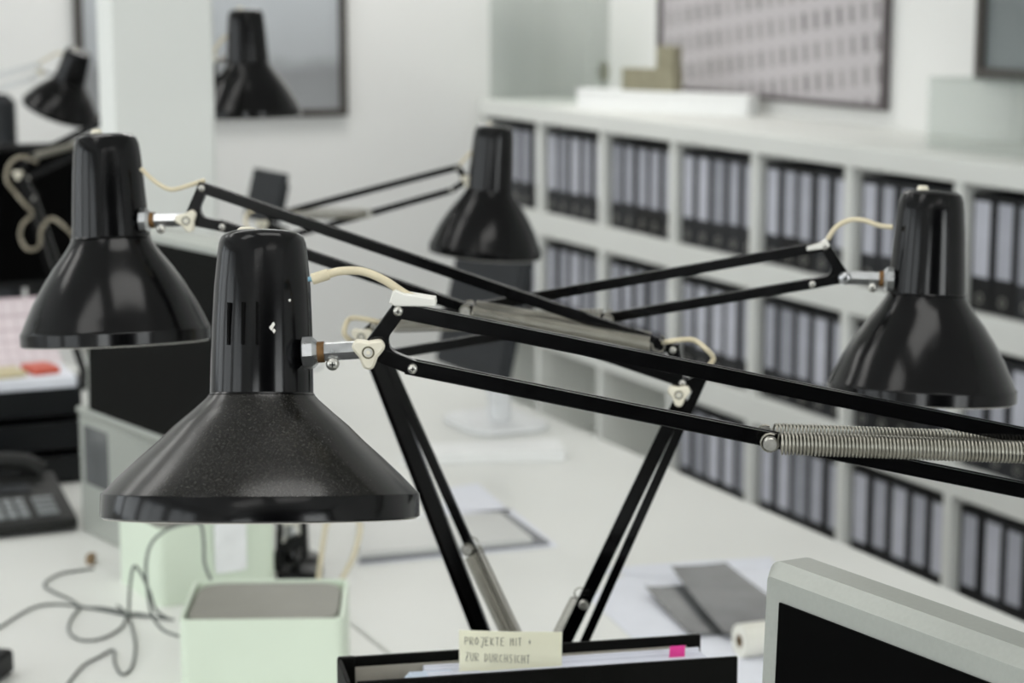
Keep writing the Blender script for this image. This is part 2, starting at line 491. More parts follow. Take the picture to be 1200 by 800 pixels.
# ------------------------------------------------------------------ desks
SEAM, DE0, DE1, DY0, DY1 = .906, .106, 1.715, -.1, 4.55
def desk(x0, x1, label, far):
    t = thing('desk', ((x0 + x1) / 2, (DY0 + DY1) / 2, 0), label, 'desk')
    obj('desktop', G().abox((x0, DY0, DZ - .028), (x1, DY1, DZ), .0025), M['desk'], t)
    for yy in (DY0 + .08, (DY0 + DY1) / 2, DY1 - .08):
        for xx in (x0 + .06, x1 - .06):
            obj('leg', G().abox((xx - .02, yy - .02, 0), (xx + .02, yy + .02, DZ - .028), .003), M['deskleg'], t)
    obj('crossbar', G().abox((x0 + .08, (DY0 + DY1) / 2 - .02, DZ - .09), (x1 - .08, (DY0 + DY1) / 2 + .02, DZ - .03), .003), M['deskleg'], t)
desk(DE0, SEAM - .0015, 'long white desk in the foreground row carrying the green boxes and the open binder', 0)
desk(SEAM + .0015, DE1, 'long white desk on the shelf side carrying loose papers and dark film', 1)

# ------------------------------------------------------------------ shelf with binders
SX, SY_END, CW, PIT = 2.82, 6.444, .438, .355
ZG = 1.111; NB = 8
TB = .072
st = thing('shelf_unit', (SX + .2, SY_END - CW * NB / 2, 0), 'long low white shelf unit of square compartments along the right wall', 'shelf')
ye = SY_END - CW * NB
obj('top_board', G().abox((SX - .006, ye - .02, ZG), (XR - .004, SY_END + .02, ZG + .052), .003), M['shelf'], st)
for r in range(3):
    z1 = ZG - PIT * (r + 1) + TB
    obj('shelf_board', G().abox((SX, ye, max(0.0, z1 - TB)), (XR - .012, SY_END, z1), .002), M['shelf'], st)
for kk in range(NB + 1):
    yy = SY_END - CW * kk
    obj('upright', G().abox((SX + .001, yy - .016, 0), (XR - .013, yy + .016, ZG), .002), M['shelf'], st)
obj('back_panel', G().abox((XR - .012, ye, 0), (XR - .005, SY_END, ZG), 0), M['shelf'], st)

def binder_proto(lw, lh, bodym, labm, w=.0775, h=.262):
    t = thing('lever_arch_binder', (0, 0, 0), 'x', 'binder')
    obj('cover', G().abox((0, -w / 2, 0), (.27, w / 2, h), .003), bodym, t)
    obj('spine_label', G().abox((-.0008, -lw / 2, h - lh - .017), (.001, lw / 2, h - .017)), labm, t, 0)
    rg = G().lathe((-.0006, 0, .030), (1, 0, 0), [(.011, -.0012), (.011, .002), (.0085, .002), (.0085, -.0012)], 20, close=True)
    obj('finger_ring', rg, M['steel'], t)
    return t
protos = []
for lw, lh, bm_, lm in ((.050, .165, 'spine', 'label'), (.056, .168, 'spine', 'label2'), (.044, .164, 'spine2', 'label'),
                        (.058, .168, 'spine2', 'label3'), (.052, .168, 'spine2', 'label2')):
    protos.append([lw, binder_proto(lw, lh, M[bm_], M[lm]), False])
ORD = ['first', 'second', 'third', 'fourth', 'fifth', 'sixth', 'seventh', 'eighth']
ROW = ['top', 'middle', 'bottom']
LOOK = ['pale grey label', 'wide whitish label', 'narrow grey label', 'dim wide label', 'grey spine, white label']
def place_binder(i, loc, label, group):
    p = protos[i]
    if not p[2]:
        o = p[1]; p[2] = True
    else:
        src = p[1]; o = src.copy(); COL.objects.link(o)
        for ch in src.children:
            c = ch.copy(); c.parent = o; COL.objects.link(c)
    o.location = V(loc)
    tag(o, label, 'binder', group)
rb = random.Random(3)
for r in range(3):
    zb = ZG - PIT * (r + 1) + TB + .0005
    for c in range(NB):
        if r == 2 and c < 3: continue
        if r == 1 and c < 0: continue
        yc = SY_END - CW * (c + .5)
        for q in range(5):
            i = rb.choice([0, 0, 1, 2, 3, 4, 4] if c > 2 else [0, 3, 3, 4, 2, 4])
            # q = 0 is the leftmost as seen from the desks (far end)
            yy = yc + (2 - q) * .0806
            lab = 'binder with %s, %s from left, %s-row compartment %s from far end' % (LOOK[i], ORD[q], ROW[r], ORD[c])
            place_binder(i, (SX + .022 + rb.uniform(0, .006), yy, zb), lab, 'lever arch binders in the white shelf')

# things on top of the shelf
ST = ZG + .052
def acrylic_case(label, lo, hi):
    t = thing('display_case', ((lo[0] + hi[0]) / 2, (lo[1] + hi[1]) / 2, lo[2]), label, 'display case')
    w = .006
    g = G()
    (x0, y0, z0), (x1, y1, z1) = lo, hi
    obj('front_pane', G().abox((x0, y0, z0), (x0 + w, y1, z1)), M['acrylic'], t, 0)
    obj('rear_pane', G().abox((x1 - w, y0, z0), (x1, y1, z1)), M['acrylic'], t, 0)
    obj('side_pane', G().abox((x0 + w, y0, z0), (x1 - w, y0 + w, z1)), M['acrylic'], t, 0)
    obj('side_pane', G().abox((x0 + w, y1 - w, z0), (x1 - w, y1, z1)), M['acrylic'], t, 0)
    obj('top_pane', G().abox((x0 + w, y0 + w, z1 - w), (x1 - w, y1 - w, z1)), M['acrylic'], t, 0)
    return t
acrylic_case('tall clear greenish acrylic case at the far end of the shelf top', (SX + .02, 6.02, ST), (SX + .26, 6.43, ST + .36))
p = on_z(1085, 172, ST)
acrylic_case('low clear greenish acrylic case on the shelf top at right', (p.x, p.y - .50, ST), (XR - .03, p.y, ST + .165))
# long white carton for plans and the olive model on it
A = V((2.885, 5.80, ST)); B = V((3.145, 5.36, ST))
A = on_z(676, 130, ST); A = V((A.x, A.y, ST))
B = on_z(884, 124, ST); B = V((B.x, B.y, ST))
e = (B - A); L = e.length
if B.x > XR - .08: pass
A = V((2.87, 5.83, ST)); B = V((3.15, 5.28, ST))
e = (B - A); L = e.length; e.normalize(); nb = V((-e.y, e.x, 0))
if nb.x < 0: nb = -nb
ct = thing('plan_carton', (A + B) / 2, 'long flat white carton lying askew on the shelf top', 'carton')
obj('carton_body', G().box((A + B) / 2 + UP * .024 + nb * .03, e, nb, UP, L / 2, .03, .024, .002), M['carton'], ct)
obj('carton_lid', G().box((A + B) / 2 + UP * .054 + nb * .03, e, nb, UP, L / 2 + .002, .032, .008, .002), M['carton'], ct)
mo = A + e * (L * .42) + nb * .03 + UP * .0625
om = thing('architectural_model', mo, 'small olive stepped wooden model standing on the long white carton', 'model')
obj('model_base', G().box(mo + UP * .033, e, nb, UP, .095, .025, .033, .002), M['olive'], om)
obj('model_tower', G().box(mo + UP * .100 + e * .06, e, nb, UP, .033, .022, .034, .002), M['olive'], om)
dk = on_z(637, 93, ST + .08)
dk = V((SX + .33, 6.2, ST))
tag(obj('model_tree', G().lathe(dk, UP, [(.02, 0), (.02, .006), (.004, .008), (.004, .06), (.014, .065), (.022, .09), (.016, .12), (.002, .13)], 20), M['olive']),
    'tiny dark green model tree standing behind the tall acrylic case', 'model')

# pictures
def picture(label, plane, lo, hi, inward, m, fw=.018, fm=None):
    """plane: 'x' or 'y' wall coordinate; lo/hi = (along, z)"""
    ex = V((0, 1, 0)) if plane[0] == 'x' else V((1, 0, 0))
    n = inward
    c0 = plane[1]
    ca = (lo[0] + hi[0]) / 2; cz = (lo[1] + hi[1]) / 2; w = hi[0] - lo[0]; h = hi[1] - lo[1]
    o = (V((c0, ca, cz)) if plane[0] == 'x' else V((ca, c0, cz)))
    t = thing('framed_picture', o - UP * (h / 2), label, 'picture')
    g = G()
    for sgn in (-1, 1):
        g.box(o + ex * (sgn * (w / 2 - fw / 2)) + n * .0125, ex, n, UP, fw / 2, .0125, h / 2, .002)
        g.box(o + UP * (sgn * (h / 2 - fw / 2)) + n * .0125, ex, n, UP, w / 2 - fw, .0122, fw / 2, .002)
    obj('picture_frame', g, fm or M['frame'], t, 0)
    sg = -1 if plane[0] == 'x' else 1
    s0 = o - ex * (sg * w / 2) - UP * (h / 2)
    sc = (lambda p: ((p - s0).dot(ex * sg), (p - s0).z)) if m == M['facade'] else (lambda p: ((p - s0).dot(ex * sg) / w, (p - s0).z / h))
    obj('print', G().box(o + n * .006, ex, n, UP, w / 2 - fw, .004, h / 2 - fw), m, t, 0, uv=sc)
    return t
def wall_y(px, py): return on_pl(px, py, V((0, YB, 0)), V((0, 1, 0)))
def wall_x(px, py): return on_pl(px, py, V((XR, 0, 0)), V((1, 0, 0)))
a = wall_y(89, 120); b = wall_y(405, 135)
picture('large grey photograph in dark frame on the far wall behind the pillar', ('y', YB - .001), (a.x, b.z), (b.x, b.z + .62), V((0, -1, 0)), M['photo'], .024)
a = wall_x(777, 60); b = wall_x(1043, 130)
picture('large framed print of a grey building facade with rows of windows', ('x', XR - .001), (b.y, b.z), (a.y, b.z + .75), V((-1, 0, 0)), M['facade'], .014, M['frame2'])
a = wall_x(1152, 40)
picture('dark framed grey green picture partly behind the low acrylic case', ('x', XR - .001), (a.y - .7, wall_x(1152, 92).z), (a.y, wall_x(1152, 92).z + .75), V((-1, 0, 0)), M['photo2'], .028)

# ------------------------------------------------------------------ lamps
PROF_WIDE = [(.990, 0), (1.0, .010), (.997, .150), (.985, .166), (.885, .268), (.768, .378), (.655, .478), (.548, .584), (.45, .666), (.358, .748), (.338, .772)]
NECK_WIDE = [(.326, .768), (.327, .790), (.324, .95), (.318, 1.20), (.306, 1.46), (.287, 1.66), (.277, 1.74), (.262, 1.778), (.235, 1.802), (.19, 1.814), (.05, 1.82)]
PROF_TALL = [(.985, 0), (1.0, .012), (1.0, .135), (.985, .165), (.94, .27), (.86, .44), (.75, .63), (.63, .81), (.52, .95), (.445, 1.06), (.415, 1.12)]
NECK_TALL = [(0.415, 1.10), (0.412, 1.15), (0.397, 1.40), (0.376, 1.75), (0.355, 2.02), (0.341, 2.12), (0.315, 2.19), (0.263, 2.225), (0.050, 2.235)]

def screw(name, p, n, r, parent, m=None, h=.0022, cross=True):
    g = G().lathe(p, n, [(r * .6, -.001), (r * .6, h * .6), (r, h * .62), (r, h * .9), (r * .8, h), (.0002, h)] if not cross else [(r * .8, -.001), (r, 0), (r, h * .35), (r * .8, h * .8), (r * .4, h), (.0002, h)], 20)
    o = obj(name, g, m or M['steel'], parent)
    if not cross: return o
    e1 = n.cross(UP).normalized(); e2 = e1.cross(n)
    c = G()
    for a in (e1, e2):
        b = n.cross(a)
        c.box(p + n * (h * .93), a, b, n, r * .42, r * .10, h * .12)
    obj('screw_cross', c, M['slot'], o, 0)
    return o
def tri_knob(p, n, e1, e2, r, parent, rot=0.0, th=.007):
    KP = [(0, 1.0), (9, 1.0), (16, .955), (28, .80), (42, .675), (60, .60)]
    poly = []
    for i in range(60):
        a = 2 * PI * i / 60
        w3 = abs((math.degrees(a - rot - PI / 2 - PI / 3) + 60) % 120 - 60)
        for (x0, y0), (x1, y1) in zip(KP, KP[1:]):
            if x0 <= w3 <= x1 + 1e-6: rr = y0 + (y1 - y0) * (w3 - x0) / (x1 - x0)
        poly.append((math.cos(a) * r * rr, math.sin(a) * r * rr))
    g = G().prism(poly, p, e1, e2, n, 0, th, .0014)
    k = obj('tri_knob', g, M['knob'], parent)
    obj('knob_socket', G().lathe(p + n * th, n, [(r * .36, -.002), (r * .36, .0003), (r * .27, .0003), (r * .27, -.002)], 28, close=True), M['rust2'], k)
    obj('knob_bolt', G().lathe(p + n * th, n, [(r * .27, -.002), (r * .24, .0001), (r * .12, .0001), (r * .10, -.0008), (.0001, -.0008)], 24), M['steel'], k)
    return k
def channel(p, q, w, th, up, n, ext, groove=.0028):
    d = (q - p).normalized()
    u = (up - d * up.dot(d)).normalized()
    f = .0017
    c_ = .0006
    poly = [(-w / 2, -th / 2 + c_), (-w / 2 + c_, -th / 2), (w / 2, -th / 2), (w / 2, -th / 2 + f), (w / 2 - groove, -th / 2 + f), (w / 2 - groove, th / 2 - f),
            (w / 2, th / 2 - f), (w / 2, th / 2), (-w / 2 + c_, th / 2), (-w / 2, th / 2 - c_)]
    return G().prism(poly, p - d * ext, u, n, d, 0, (q - p).length + 2 * ext)
def spring_mesh(p, q, n, up, r, wire, pitch, hook=.0055):
    d = (q - p); L = d.length; d.normalize()
    u = (up - d * up.dot(d)).normalized(); b = d.cross(u)
    pts = []
    # eye around the anchor at p
    for i in range(11):
        a = PI * .35 + i / 10 * PI * 1.55
        pts.append(p + d * (math.cos(a) * .0052) + u * (math.sin(a) * .0052))
    nC = int((L - 2 * hook) / pitch); S = 12
    for i in range(nC * S + 1):
        a = 2 * PI * i / S - PI * .5
        pts.append(p + d * (hook + pitch * i / S) + (u * math.cos(a) + b * math.sin(a)) * r)
    for i in range(9):
        a = PI + i / 8 * PI * 1.5
        pts.append(q + d * (math.cos(a) * .0052) + u * (math.sin(a) * .0052))
    return G().tube(pts, wire, 6)

def lamp(name, s):
    D = s['D']; mm = D / FPX                       # metres per pixel at the lamp
    barm = s.get('barm', M['barblack'])
    Kd = at(*s['K'], D)
    yaw = math.radians(s.get('yaw', 0))
    h1 = RT * math.cos(yaw) + FH * math.sin(yaw)   # heading of the arm plane
    n = h1.cross(UP).normalized()
    if n.dot(CAM - Kd) < 0: n = -n
    P = lambda xy: on_pl(xy[0], xy[1], Kd, n)
    K, U, Lw, U2, L2, E = [P(s[k]) for k in ('K', 'U', 'Lw', 'U2', 'L2', 'E')]
    e1 = (h1 if (U2 - U).dot(h1) > 0 else -h1); e2 = UP
    loc = lambda p: ((p - K).dot(e1), (p - K).z)
    # strut lines run down to the base
    zb = DZ + .075
    def down(a, b):
        a = P(a); b = P(b); t = (zb - a.z) / (b.z - a.z); return a, a + (b - a) * t
    s1a, s1b = down(*s['S1']); s2a, s2b = down(*s['S2'])
    base = (s1b + s2b) / 2; base.z = DZ
    t = thing(name, base, s['label'], 'lamp')
    # --- head
    R = s['R']; rc = P(s['rim']) if s.get('inplane', True) else at(*s['rim'], D)
    v = (rc - CAM).normalized()
    sR = v.cross(UP).normalized(); q = sR.cross(v)
    ro = math.radians(s['roll']); el = math.radians(s['el'])
    ax = (q * math.cos(ro) + sR * math.sin(ro)) * math.cos(el) - v * math.sin(el)
    ax.normalize()
    hs = s.get('hs', 1.0)
    PR, NK = (PROF_WIDE, NECK_WIDE) if s['type'] == 'wide' else (PROF_TALL, NECK_TALL)
    fin = []
    for i, (r, h) in enumerate(PR): fin.append((r * R, h * R * hs))
    inner = [(r - .0016, h) for r, h in fin[::-1]]
    sh = obj('lamp_shade', G().lathe(rc, ax, fin + [(r, h + (.0004 if i == len(inner) - 1 else 0)) for i, (r, h) in enumerate(inner)], 128, close=True), M['dusty'] if s['type'] == 'wide' else M['enamel'], t, 30)
    ii = [(max(r - .0022, .001), h - (0.0006 if k == 0 else 0)) for k, (r, h) in enumerate(fin)]
    ii2 = [(r - .0006, h) for r, h in ii]
    obj('inner_reflector', G().lathe(rc, ax, [(fin[0][0] - .0005, -.0005)] + ii[1:] + ii2[::-1][:-1] + [(fin[0][0] - .0035, -.0005)], 96, close=True), M['inner'], sh, 30)
    obj('rim_band', G().lathe(rc, ax, [(r * R + (.0002 if k in (0, 3) else .0005), h * R * hs + (.0003 if k == 0 else 0)) for k, (r, h) in enumerate(PR[:3] + [(PR[2][0], PR[2][1] + .006)])], 128, capends=False), M['enamel'], sh, 30)
    neck = obj('socket_housing', G().lathe(rc, ax, [(r * R, h * R * hs) for r, h in NK], 96), M['enamel'], t, 35)
    hb = PR[-1][1] * R * hs
    obj('collar_ring', G().lathe(rc, ax, [(NK[0][0] * R + .0002, hb - .0005), (NK[0][0] * R + .0011, hb + .0004), (NK[0][0] * R + .0002, hb + .0014)], 96), M['enamel'], neck)
    obj('bulb', G().lathe(rc, ax, [(.010, hb), (.012, hb - .01), (.026, hb - .022), (.027, hb - .032), (.022, hb - .045), (.008, hb - .052), (.0005, hb - .053)], 32), M['bulb'], t)
    ht = NK[-1][1] * R * hs
    obj('top_button', G().lathe(rc + ax * ht + sR * (-.10 * R), ax, [(.0055 * R / .09, -.002), (.0055 * R / .09, s.get('tb', .004) * .5), (.004 * R / .09, s.get('tb', .004)), (.0003, s.get('tb', .004))], 20), M['knob'], neck)
    # vent slots round the neck
    sl = s.get('slots', ())
    ca = ax
    fr = (-v - ca * (-v).dot(ca)).normalized(); sd = ca.cross(fr)
    if sd.dot(sR) < 0: sd = -sd
    for (off, h0, h1_) in sl:
        hm = (h0 + h1_) / 2
        rr = .312 * R; a = math.asin(max(-1, min(1, off / .312)))
        dirn = fr * math.cos(a) + sd * math.sin(a)
        tn = ca.cross(dirn)
        obj('vent_slot', G().box(rc + ca * (hm * R) + dirn * (rr - .0004), tn, ca, dirn, .00075, (h1_ - h0) * R / 2, .0022), M['slot'], neck, 0)
    for (off, hh, r0) in s.get('chips', ()):
        a = math.asin(off / .318); dirn = fr * math.cos(a) + sd * math.sin(a); tn = ca.cross(dirn)
        pc_ = rc + ca * (hh * R) + dirn * (.3165 * R)
        poly = [(math.cos(i * PI / 4) * r0 * (1 + .35 * math.sin(i * 2.3)), math.sin(i * PI / 4) * r0 * (1.3 + .3 * math.cos(i * 3.1))) for i in range(8)]
        obj('paint_chip', G().prism(poly, pc_, tn, ca, dirn, -.0012, .0007), M['chip'], neck, 0)
    # --- bracket between neck and fork
    N = P(s['N']); bd = (K - N); bl = bd.length; bd.normalize()
    bu = (UP - bd * UP.dot(bd)).normalized()
    br = s.get('br', .0048)
    obj('bracket_nut', G().lathe(N - bd * .006, bd, [(br * 1.2, 0), (br * 1.75, .001), (br * 1.75, .0065), (br * 1.3, .009), (br * 1.0, .009)], 8), M['chrome'], t, 20)
    obj('bracket_washer', G().lathe(N + bd * .003, bd, [(br * 1.15, 0), (br * 1.15, .004)], 20), M['rust'], t)
    hexr = br * 1.05
    obj('bracket_bar', G().prism([(math.cos(a * PI / 3 + PI / 6) * hexr, math.sin(a * PI / 3 + PI / 6) * hexr) for a in range(6)], N + bd * .005, bu, n, bd, 0, bl - .005, .0006), M['chrome'], t, 20)
    sp = N + bd * (bl * .35) - bu * (br * 1.25)
    screw('bracket_screw', sp + n * br * .6, n, .0038, t, None, .003)
    # --- fork plate
    w = s.get('w', .0112); th = .0075
    kl, ul, ll = loc(K), loc(U), loc(Lw)
    g = G().capsule(kl, ul, w, K, e1, e2, n, -.0038, .0038, .0006)
    g.capsule(kl, ll, w * .98, K, e1, e2, n, -.0037, .0037, .0006)
    # rounded web in the crotch
    kv = V(kl); uv_ = (V(ul) - kv).normalized(); lv = (V(ll) - kv).normalized()
    ca_ = math.acos(max(-1, min(1, uv_.dot(lv)))); rf = w * .85
    tl = (w / 2 + rf) / math.tan(ca_ / 2)
    bis = (uv_ + lv).normalized(); cc = bis * ((w / 2 + rf) / math.sin(ca_ / 2))
    p1 = uv_ * tl; p2 = lv * tl
    a1 = math.atan2((p1 - cc).y, (p1 - cc).x); a2 = math.atan2((p2 - cc).y, (p2 - cc).x)
    da = (a2 - a1 + PI) % (2 * PI) - PI
    arc = [(kv.x + cc.x + math.cos(a1 + da * i / 10) * rf, kv.y + cc.y + math.sin(a1 + da * i / 10) * rf) for i in range(11)]
    g.prism([(kv.x, kv.y), (kv.x + p1.x, kv.y + p1.y)] + arc + [(kv.x + p2.x, kv.y + p2.y)], K, e1, e2, n, -.0034, .0034)
    obj('fork_plate', g, barm, t, 30)
    kr = s.get('kr', .0098)
    if s.get('knob', True):
        tri_knob(K + n * .0042, n, h1, UP, kr, t, s.get('krot', 0))
    else:
        screw('pivot_bolt', K + n * .0042, n, .0055, t, M['chrome'], .004)
    sr = s.get('sr', .0029)
    screw('pivot_screw', U + n * .0048, n, sr, t); screw('pivot_screw', Lw + n * .0048, n, sr, t)
    # --- arm
    upref = UP
    obj('arm_bar', channel(U, U2, w, th, upref, n, w * .45), barm, t, 20)
    obj('arm_bar', channel(Lw, L2, w, th, upref, n, w * .45), barm, t, 20)
    # --- elbow plate
    el_ = loc(E); u2, l2 = loc(U2), loc(L2)
    a1, a2 = loc(s1a), loc(s2a)
    g = G()
    for i, q_ in enumerate((u2, l2, a1, a2)):
        if (V(q_) - V(el_)).length > .004:
            g.capsule(el_, q_, w * (1.05 - .02 * i), K, e1, e2, n, .0040 - .0002 * i, .0062 + .0002 * i)
            g.capsule(el_, q_, w * (1.05 - .02 * i), K, e1, e2, n, -.0062 - .0002 * i, -.0040 + .0002 * i)
    obj('elbow_plate', g, barm, t, 30)
    for q_ in (U2, L2, s2a): screw('pivot_screw', q_ + n * .0070, n, sr, t)
    tri_knob(E + n * .0066, n, h1, UP, kr * s.get('ekr', 1.0), t)
    # --- struts
    dd0 = (s1b - s1a).normalized()
    obj('strut_bar', channel(s1a, s1b, th, s.get('s1w', w), n, dd0.cross(n).normalized(), w * .4, .0045), barm, t, 20)
    obj('strut_bar', channel(s2a, s2b, w * s.get('sw2', .85), th, h1 * s.get('face', -1), n, w * .4), barm, t, 20)
    # --- springs
    fs = s.get('fs', .485)
    a = Lw + (L2 - Lw) * fs
    for k_, sg in enumerate((1, -1)):
        off = n * (sg * .0118)
        obj('arm_spring', spring_mesh(a + off + UP * (s.get('sdz', 0) if sg < 0 else 0), U2 + (U - U2) * .03 + off, n, UP, .0062, .00066, .00212), M['spring'], t, 60)
        screw('spring_bolt', a + n * (sg * .0060) , n * sg, .0042, t, None, .011, False)
    ss = s.get('ss', (2, .55))
    q1, q2 = (s1a, s1b) if ss[0] == 1 else (s2a, s2b)
    a = q1 + (q2 - q1) * ss[1]
    dd_ = (q2 - q1).normalized(); lat = (h1 - dd_ * h1.dot(dd_)).normalized() * ss[2]
    for sg in s.get('sside', (1, -1)):
        off = n * (sg * .0118)
        obj('strut_spring', spring_mesh(a + off + lat * s.get('sl', 0), q2 + off + lat, n, UP if abs(dd_.z) < .8 else h1, .0058, .00068, .0022), M['spring'], t, 60)
    screw('spring_bolt', a + n * .006, n, .004, t, None, .010, False)
    # --- base: swivel head, pin and flange on the desk
    bl_ = base + UP * .075
    hw = abs((s1b - s2b).dot(h1)) / 2 + .012
    g = G()
    for sg in (1, -1): g.box(bl_ + n * (sg * .0062), h1, UP, n, hw, .014, .0014, .0008)
    g.box(bl_ - UP * .016, h1, UP, n, hw * .7, .004, .0078, .001)
    obj('swivel_head', g, barm, t, 20)
    obj('pivot_pin', G().cyl(base + UP * .012, base + UP * .060, .0065, 20, .001), M['chrome'], t)
    obj('base_flange', G().lathe(base, UP, [(.042, 0), (.045, .002), (.045, .007), (.041, .010), (.016, .013), (.013, .030), (.009, .032)], 40), barm, t, 35)
    # --- cable and its clip
    cp = [P(x) for x in s['cable']]
    nb_ = neck
    ro_ = s.get('cr', .0024)
    cb = obj('power_cord', G().tube(spline(cp, 10), ro_, 12), M['cable'], t, 60)
    if s.get('wire'):
        obj('cord_wire', G().tube([P(s['wire']), cp[0] + (cp[1] - cp[0]) * .02], ro_ * .6, 10), M['bluewire'], cb, 60)
        cd = (cp[1] - cp[0]).normalized()
        obj('cord_sheath', G().tube([cp[0], cp[0] + (cp[1] - cp[0]) * .55, cp[1]], ro_ * 1.35, 12), M['cable'], cb, 60)
    if s.get('clip'):
        c0, c1, hh = s['clip']; c0 = P(c0); c1 = P(c1); d = (c1 - c0); L = d.length; d.normalize(); uu = n.cross(d)
        if uu.z < 0: uu = -uu
        hh *= mm
        poly = [(0, -.30 * hh), (.12 * L, -.5 * hh), (L * .98, -.34 * hh), (L, -.1 * hh), (L * .97, .22 * hh), (.30 * L, .42 * hh), (.12 * L, .62 * hh), (.05 * L, .45 * hh)]
        obj('cord_clip', G().prism(poly, c0, d, uu, n, -.0062, .0062, .0008), M['sleeve'], t, 30)
    if s.get('loop'):
        obj('elbow_cord', G().tube(spline([P(x) + n * (.0 + .012 * (i % 2)) for i, x in enumerate(s['loop'])], 8), ro_ * 1.1, 10), s.get('loopm', M['cable']), t, 60)
    return t

lamp('desk_lamp', dict(
    label='nearest black desk lamp, in sharp focus, its wide shade filling the left foreground', type='wide', D=1.197, R=.0913,
    rim=(306, 606), roll=1.5, el=2.0, inplane=True, K=(433, 409), U=(467, 363), Lw=(484, 430), U2=(1313, 533), L2=(1330, 600), E=(1352, 566),
    tb=.0022, N=(366, 413), S1=((1340, 590), (1590, 1540)), S2=((1372, 575), (1640, 1540)), ss=(2, .5, -.004), w=.0088, kr=.0100, krot=0,
    cable=[(366, 327), (385, 321), (400, 317.5), (425, 318), (450, 328), (478, 346), (500, 353)], wire=(361, 327), cr=.0024,
    clip=((457, 348), (512, 352), 17), fs=.488,
    slots=((-.20, 1.08, 1.345), (-.115, 1.08, 1.345), (-.03, 1.08, 1.345)), chips=((.068, 1.205, .0009), (.056, 1.185, .0011), (.072, 1.165, .0009), (.17, 1.36, .0005)), br=.0053))
lamp('desk_lamp', dict(
    label='black desk lamp at left whose arm slopes right, its shade before the monitor', type='tall', D=1.757, R=.0793, yaw=-6,
    rim=(136.5, 402), roll=-1, el=2.2, K=(222, 257), U=(238, 220), Lw=(262, 265), U2=(789, 408), L2=(800, 447), E=(796, 459),
    N=(172, 258), S1=((797, 470), (665, 745)), S2=((826, 437), (688, 745)), ss=(1, .42, -.010), sside=(-1,), sl=.5, w=.0088, kr=.0100, krot=.35, br=.0058, s1w=.0115,
    cable=[(165, 197), (175, 207), (188, 217), (202, 222), (222, 217), (240, 211)], cr=.0019, fs=.535,
    loop=[(775, 402), (790, 396), (812, 398), (828, 406), (836, 420), (828, 428)], ))
lamp('desk_lamp', dict(
    label='black desk lamp at right whose shade hangs in front of the binder shelf', type='tall', D=1.757, R=.0782, yaw=-8,
    rim=(1079, 467), roll=1.2, el=5, K=(990, 325), U=(967, 288), Lw=(952, 332), U2=(440, 381), L2=(452, 416), E=(427, 392),
    N=(1040, 327), S1=((436, 410), (562, 735)), S2=((452, 418), (590, 728)), ss=(2, .385, .006), w=.0084, knob=False, br=.0058, s1w=.0155,
    cable=[(1046, 266), (1030, 264), (1012, 258), (995, 258), (980, 266), (970, 280)], cr=.0021, clip=((972, 285), (945, 290), 9), fs=.47,
    loop=[(455, 380), (430, 371), (409, 374), (407, 388), (415, 402)], sw2=.9, face=1))
lamp('desk_lamp', dict(
    label='small distant black desk lamp before the far end of the shelf', type='tall', D=2.95, R=.0795, yaw=0,
    rim=(568, 298), roll=4.6, el=7, hs=1.03, K=(548, 211), U=(536, 196), Lw=(529, 223), U2=(322, 252), L2=(338, 277), E=(308, 263),
    N=(564, 212), S1=((306, 270), (331, 655)), S2=((334, 270), (354, 655)), ss=(2, .6, 0), w=.0088, fs=.50,
    cable=[(553, 178), (548, 182), (543, 188), (538, 194)], cr=.0021, loop=[(325, 252), (305, 244), (289, 252), (292, 268), (305, 274)]))
lamp('desk_lamp', dict(
    label='black desk lamp in front of the grey photograph, right beside the pillar', type='tall', D=3.72, R=.0915, yaw=3,
    rim=(293, 137), roll=-1.2, el=2, hs=.93, K=(249, 70), U=(240, 84), Lw=(252, 101), U2=(32, 186), L2=(34, 208), E=(22, 204),
    N=(264, 68), S1=((24, 214), (120, 500)), S2=((40, 232), (134, 500)), ss=(2, .6, 0), w=.0125, fs=.5,
    cable=[(272, 40), (262, 45), (254, 55), (246, 74)], cr=.0030, loopm=M['shadecord'],
    loop=[(44, 190), (26, 183), (11, 193), (9, 210), (18, 226), (30, 238), (38, 250), (28, 262), (24, 278), (34, 291), (46, 288), (50, 268), (60, 256), (76, 264), (88, 280), (92, 300)]))
lamp('desk_lamp', dict(
    label='tilted black desk lamp at upper left edge with a light grey arm', type='tall', D=4.55, R=.083, yaw=0,
    rim=(70, 131), roll=19, el=17, hs=.78, K=(48, 84), U=(44, 76), Lw=(38, 92), U2=(-180, 138), L2=(-180, 158), E=(-192, 150),
    N=(80, 88), S1=((-190, 156), (-170, 420)), S2=((-178, 156), (-156, 420)), ss=(2, .6, 0), w=.0125, fs=.5, barm=M['whitearm'],
    cable=[(88, 68), (70, 62), (56, 68), (46, 74)], cr=.0025))

# ------------------------------------------------------------------ open binder with note
BZ = DZ + .32
rl = on_z(400, 769, BZ); rr_ = on_z(820, 742, BZ); fr_ = on_z(855, 770, BZ)
bw = (rr_ - rl); BW = bw.length; bw.normalize(); bn = V((bw.y, -bw.x, 0))
if bn.dot(CAM - rl) < 0: bn = -bn
BT = (fr_ - rr_).dot(bn)
t = thing('lever_arch_binder', V((rl.x, rl.y, DZ)), 'open black lever arch binder standing on the desk, full of white papers', 'binder')
hb = .32
def bbox(u0, u1, d0, d1, z0, z1, ch=.0008):
    c = rl + bw * ((u0 + u1) / 2) + bn * ((d0 + d1) / 2); c = V((c.x, c.y, DZ + (z0 + z1) / 2))
    return G().box(c, bw, bn, UP, (u1 - u0) / 2, abs(d1 - d0) / 2, (z1 - z0) / 2, ch)
obj('rear_cover', bbox(0, BW, 0, .0034, 0, hb), M['bblack'], t)
obj('front_cover', bbox(.004, BW + .012, BT - .0034, BT, 0, hb), M['bblack'], t)
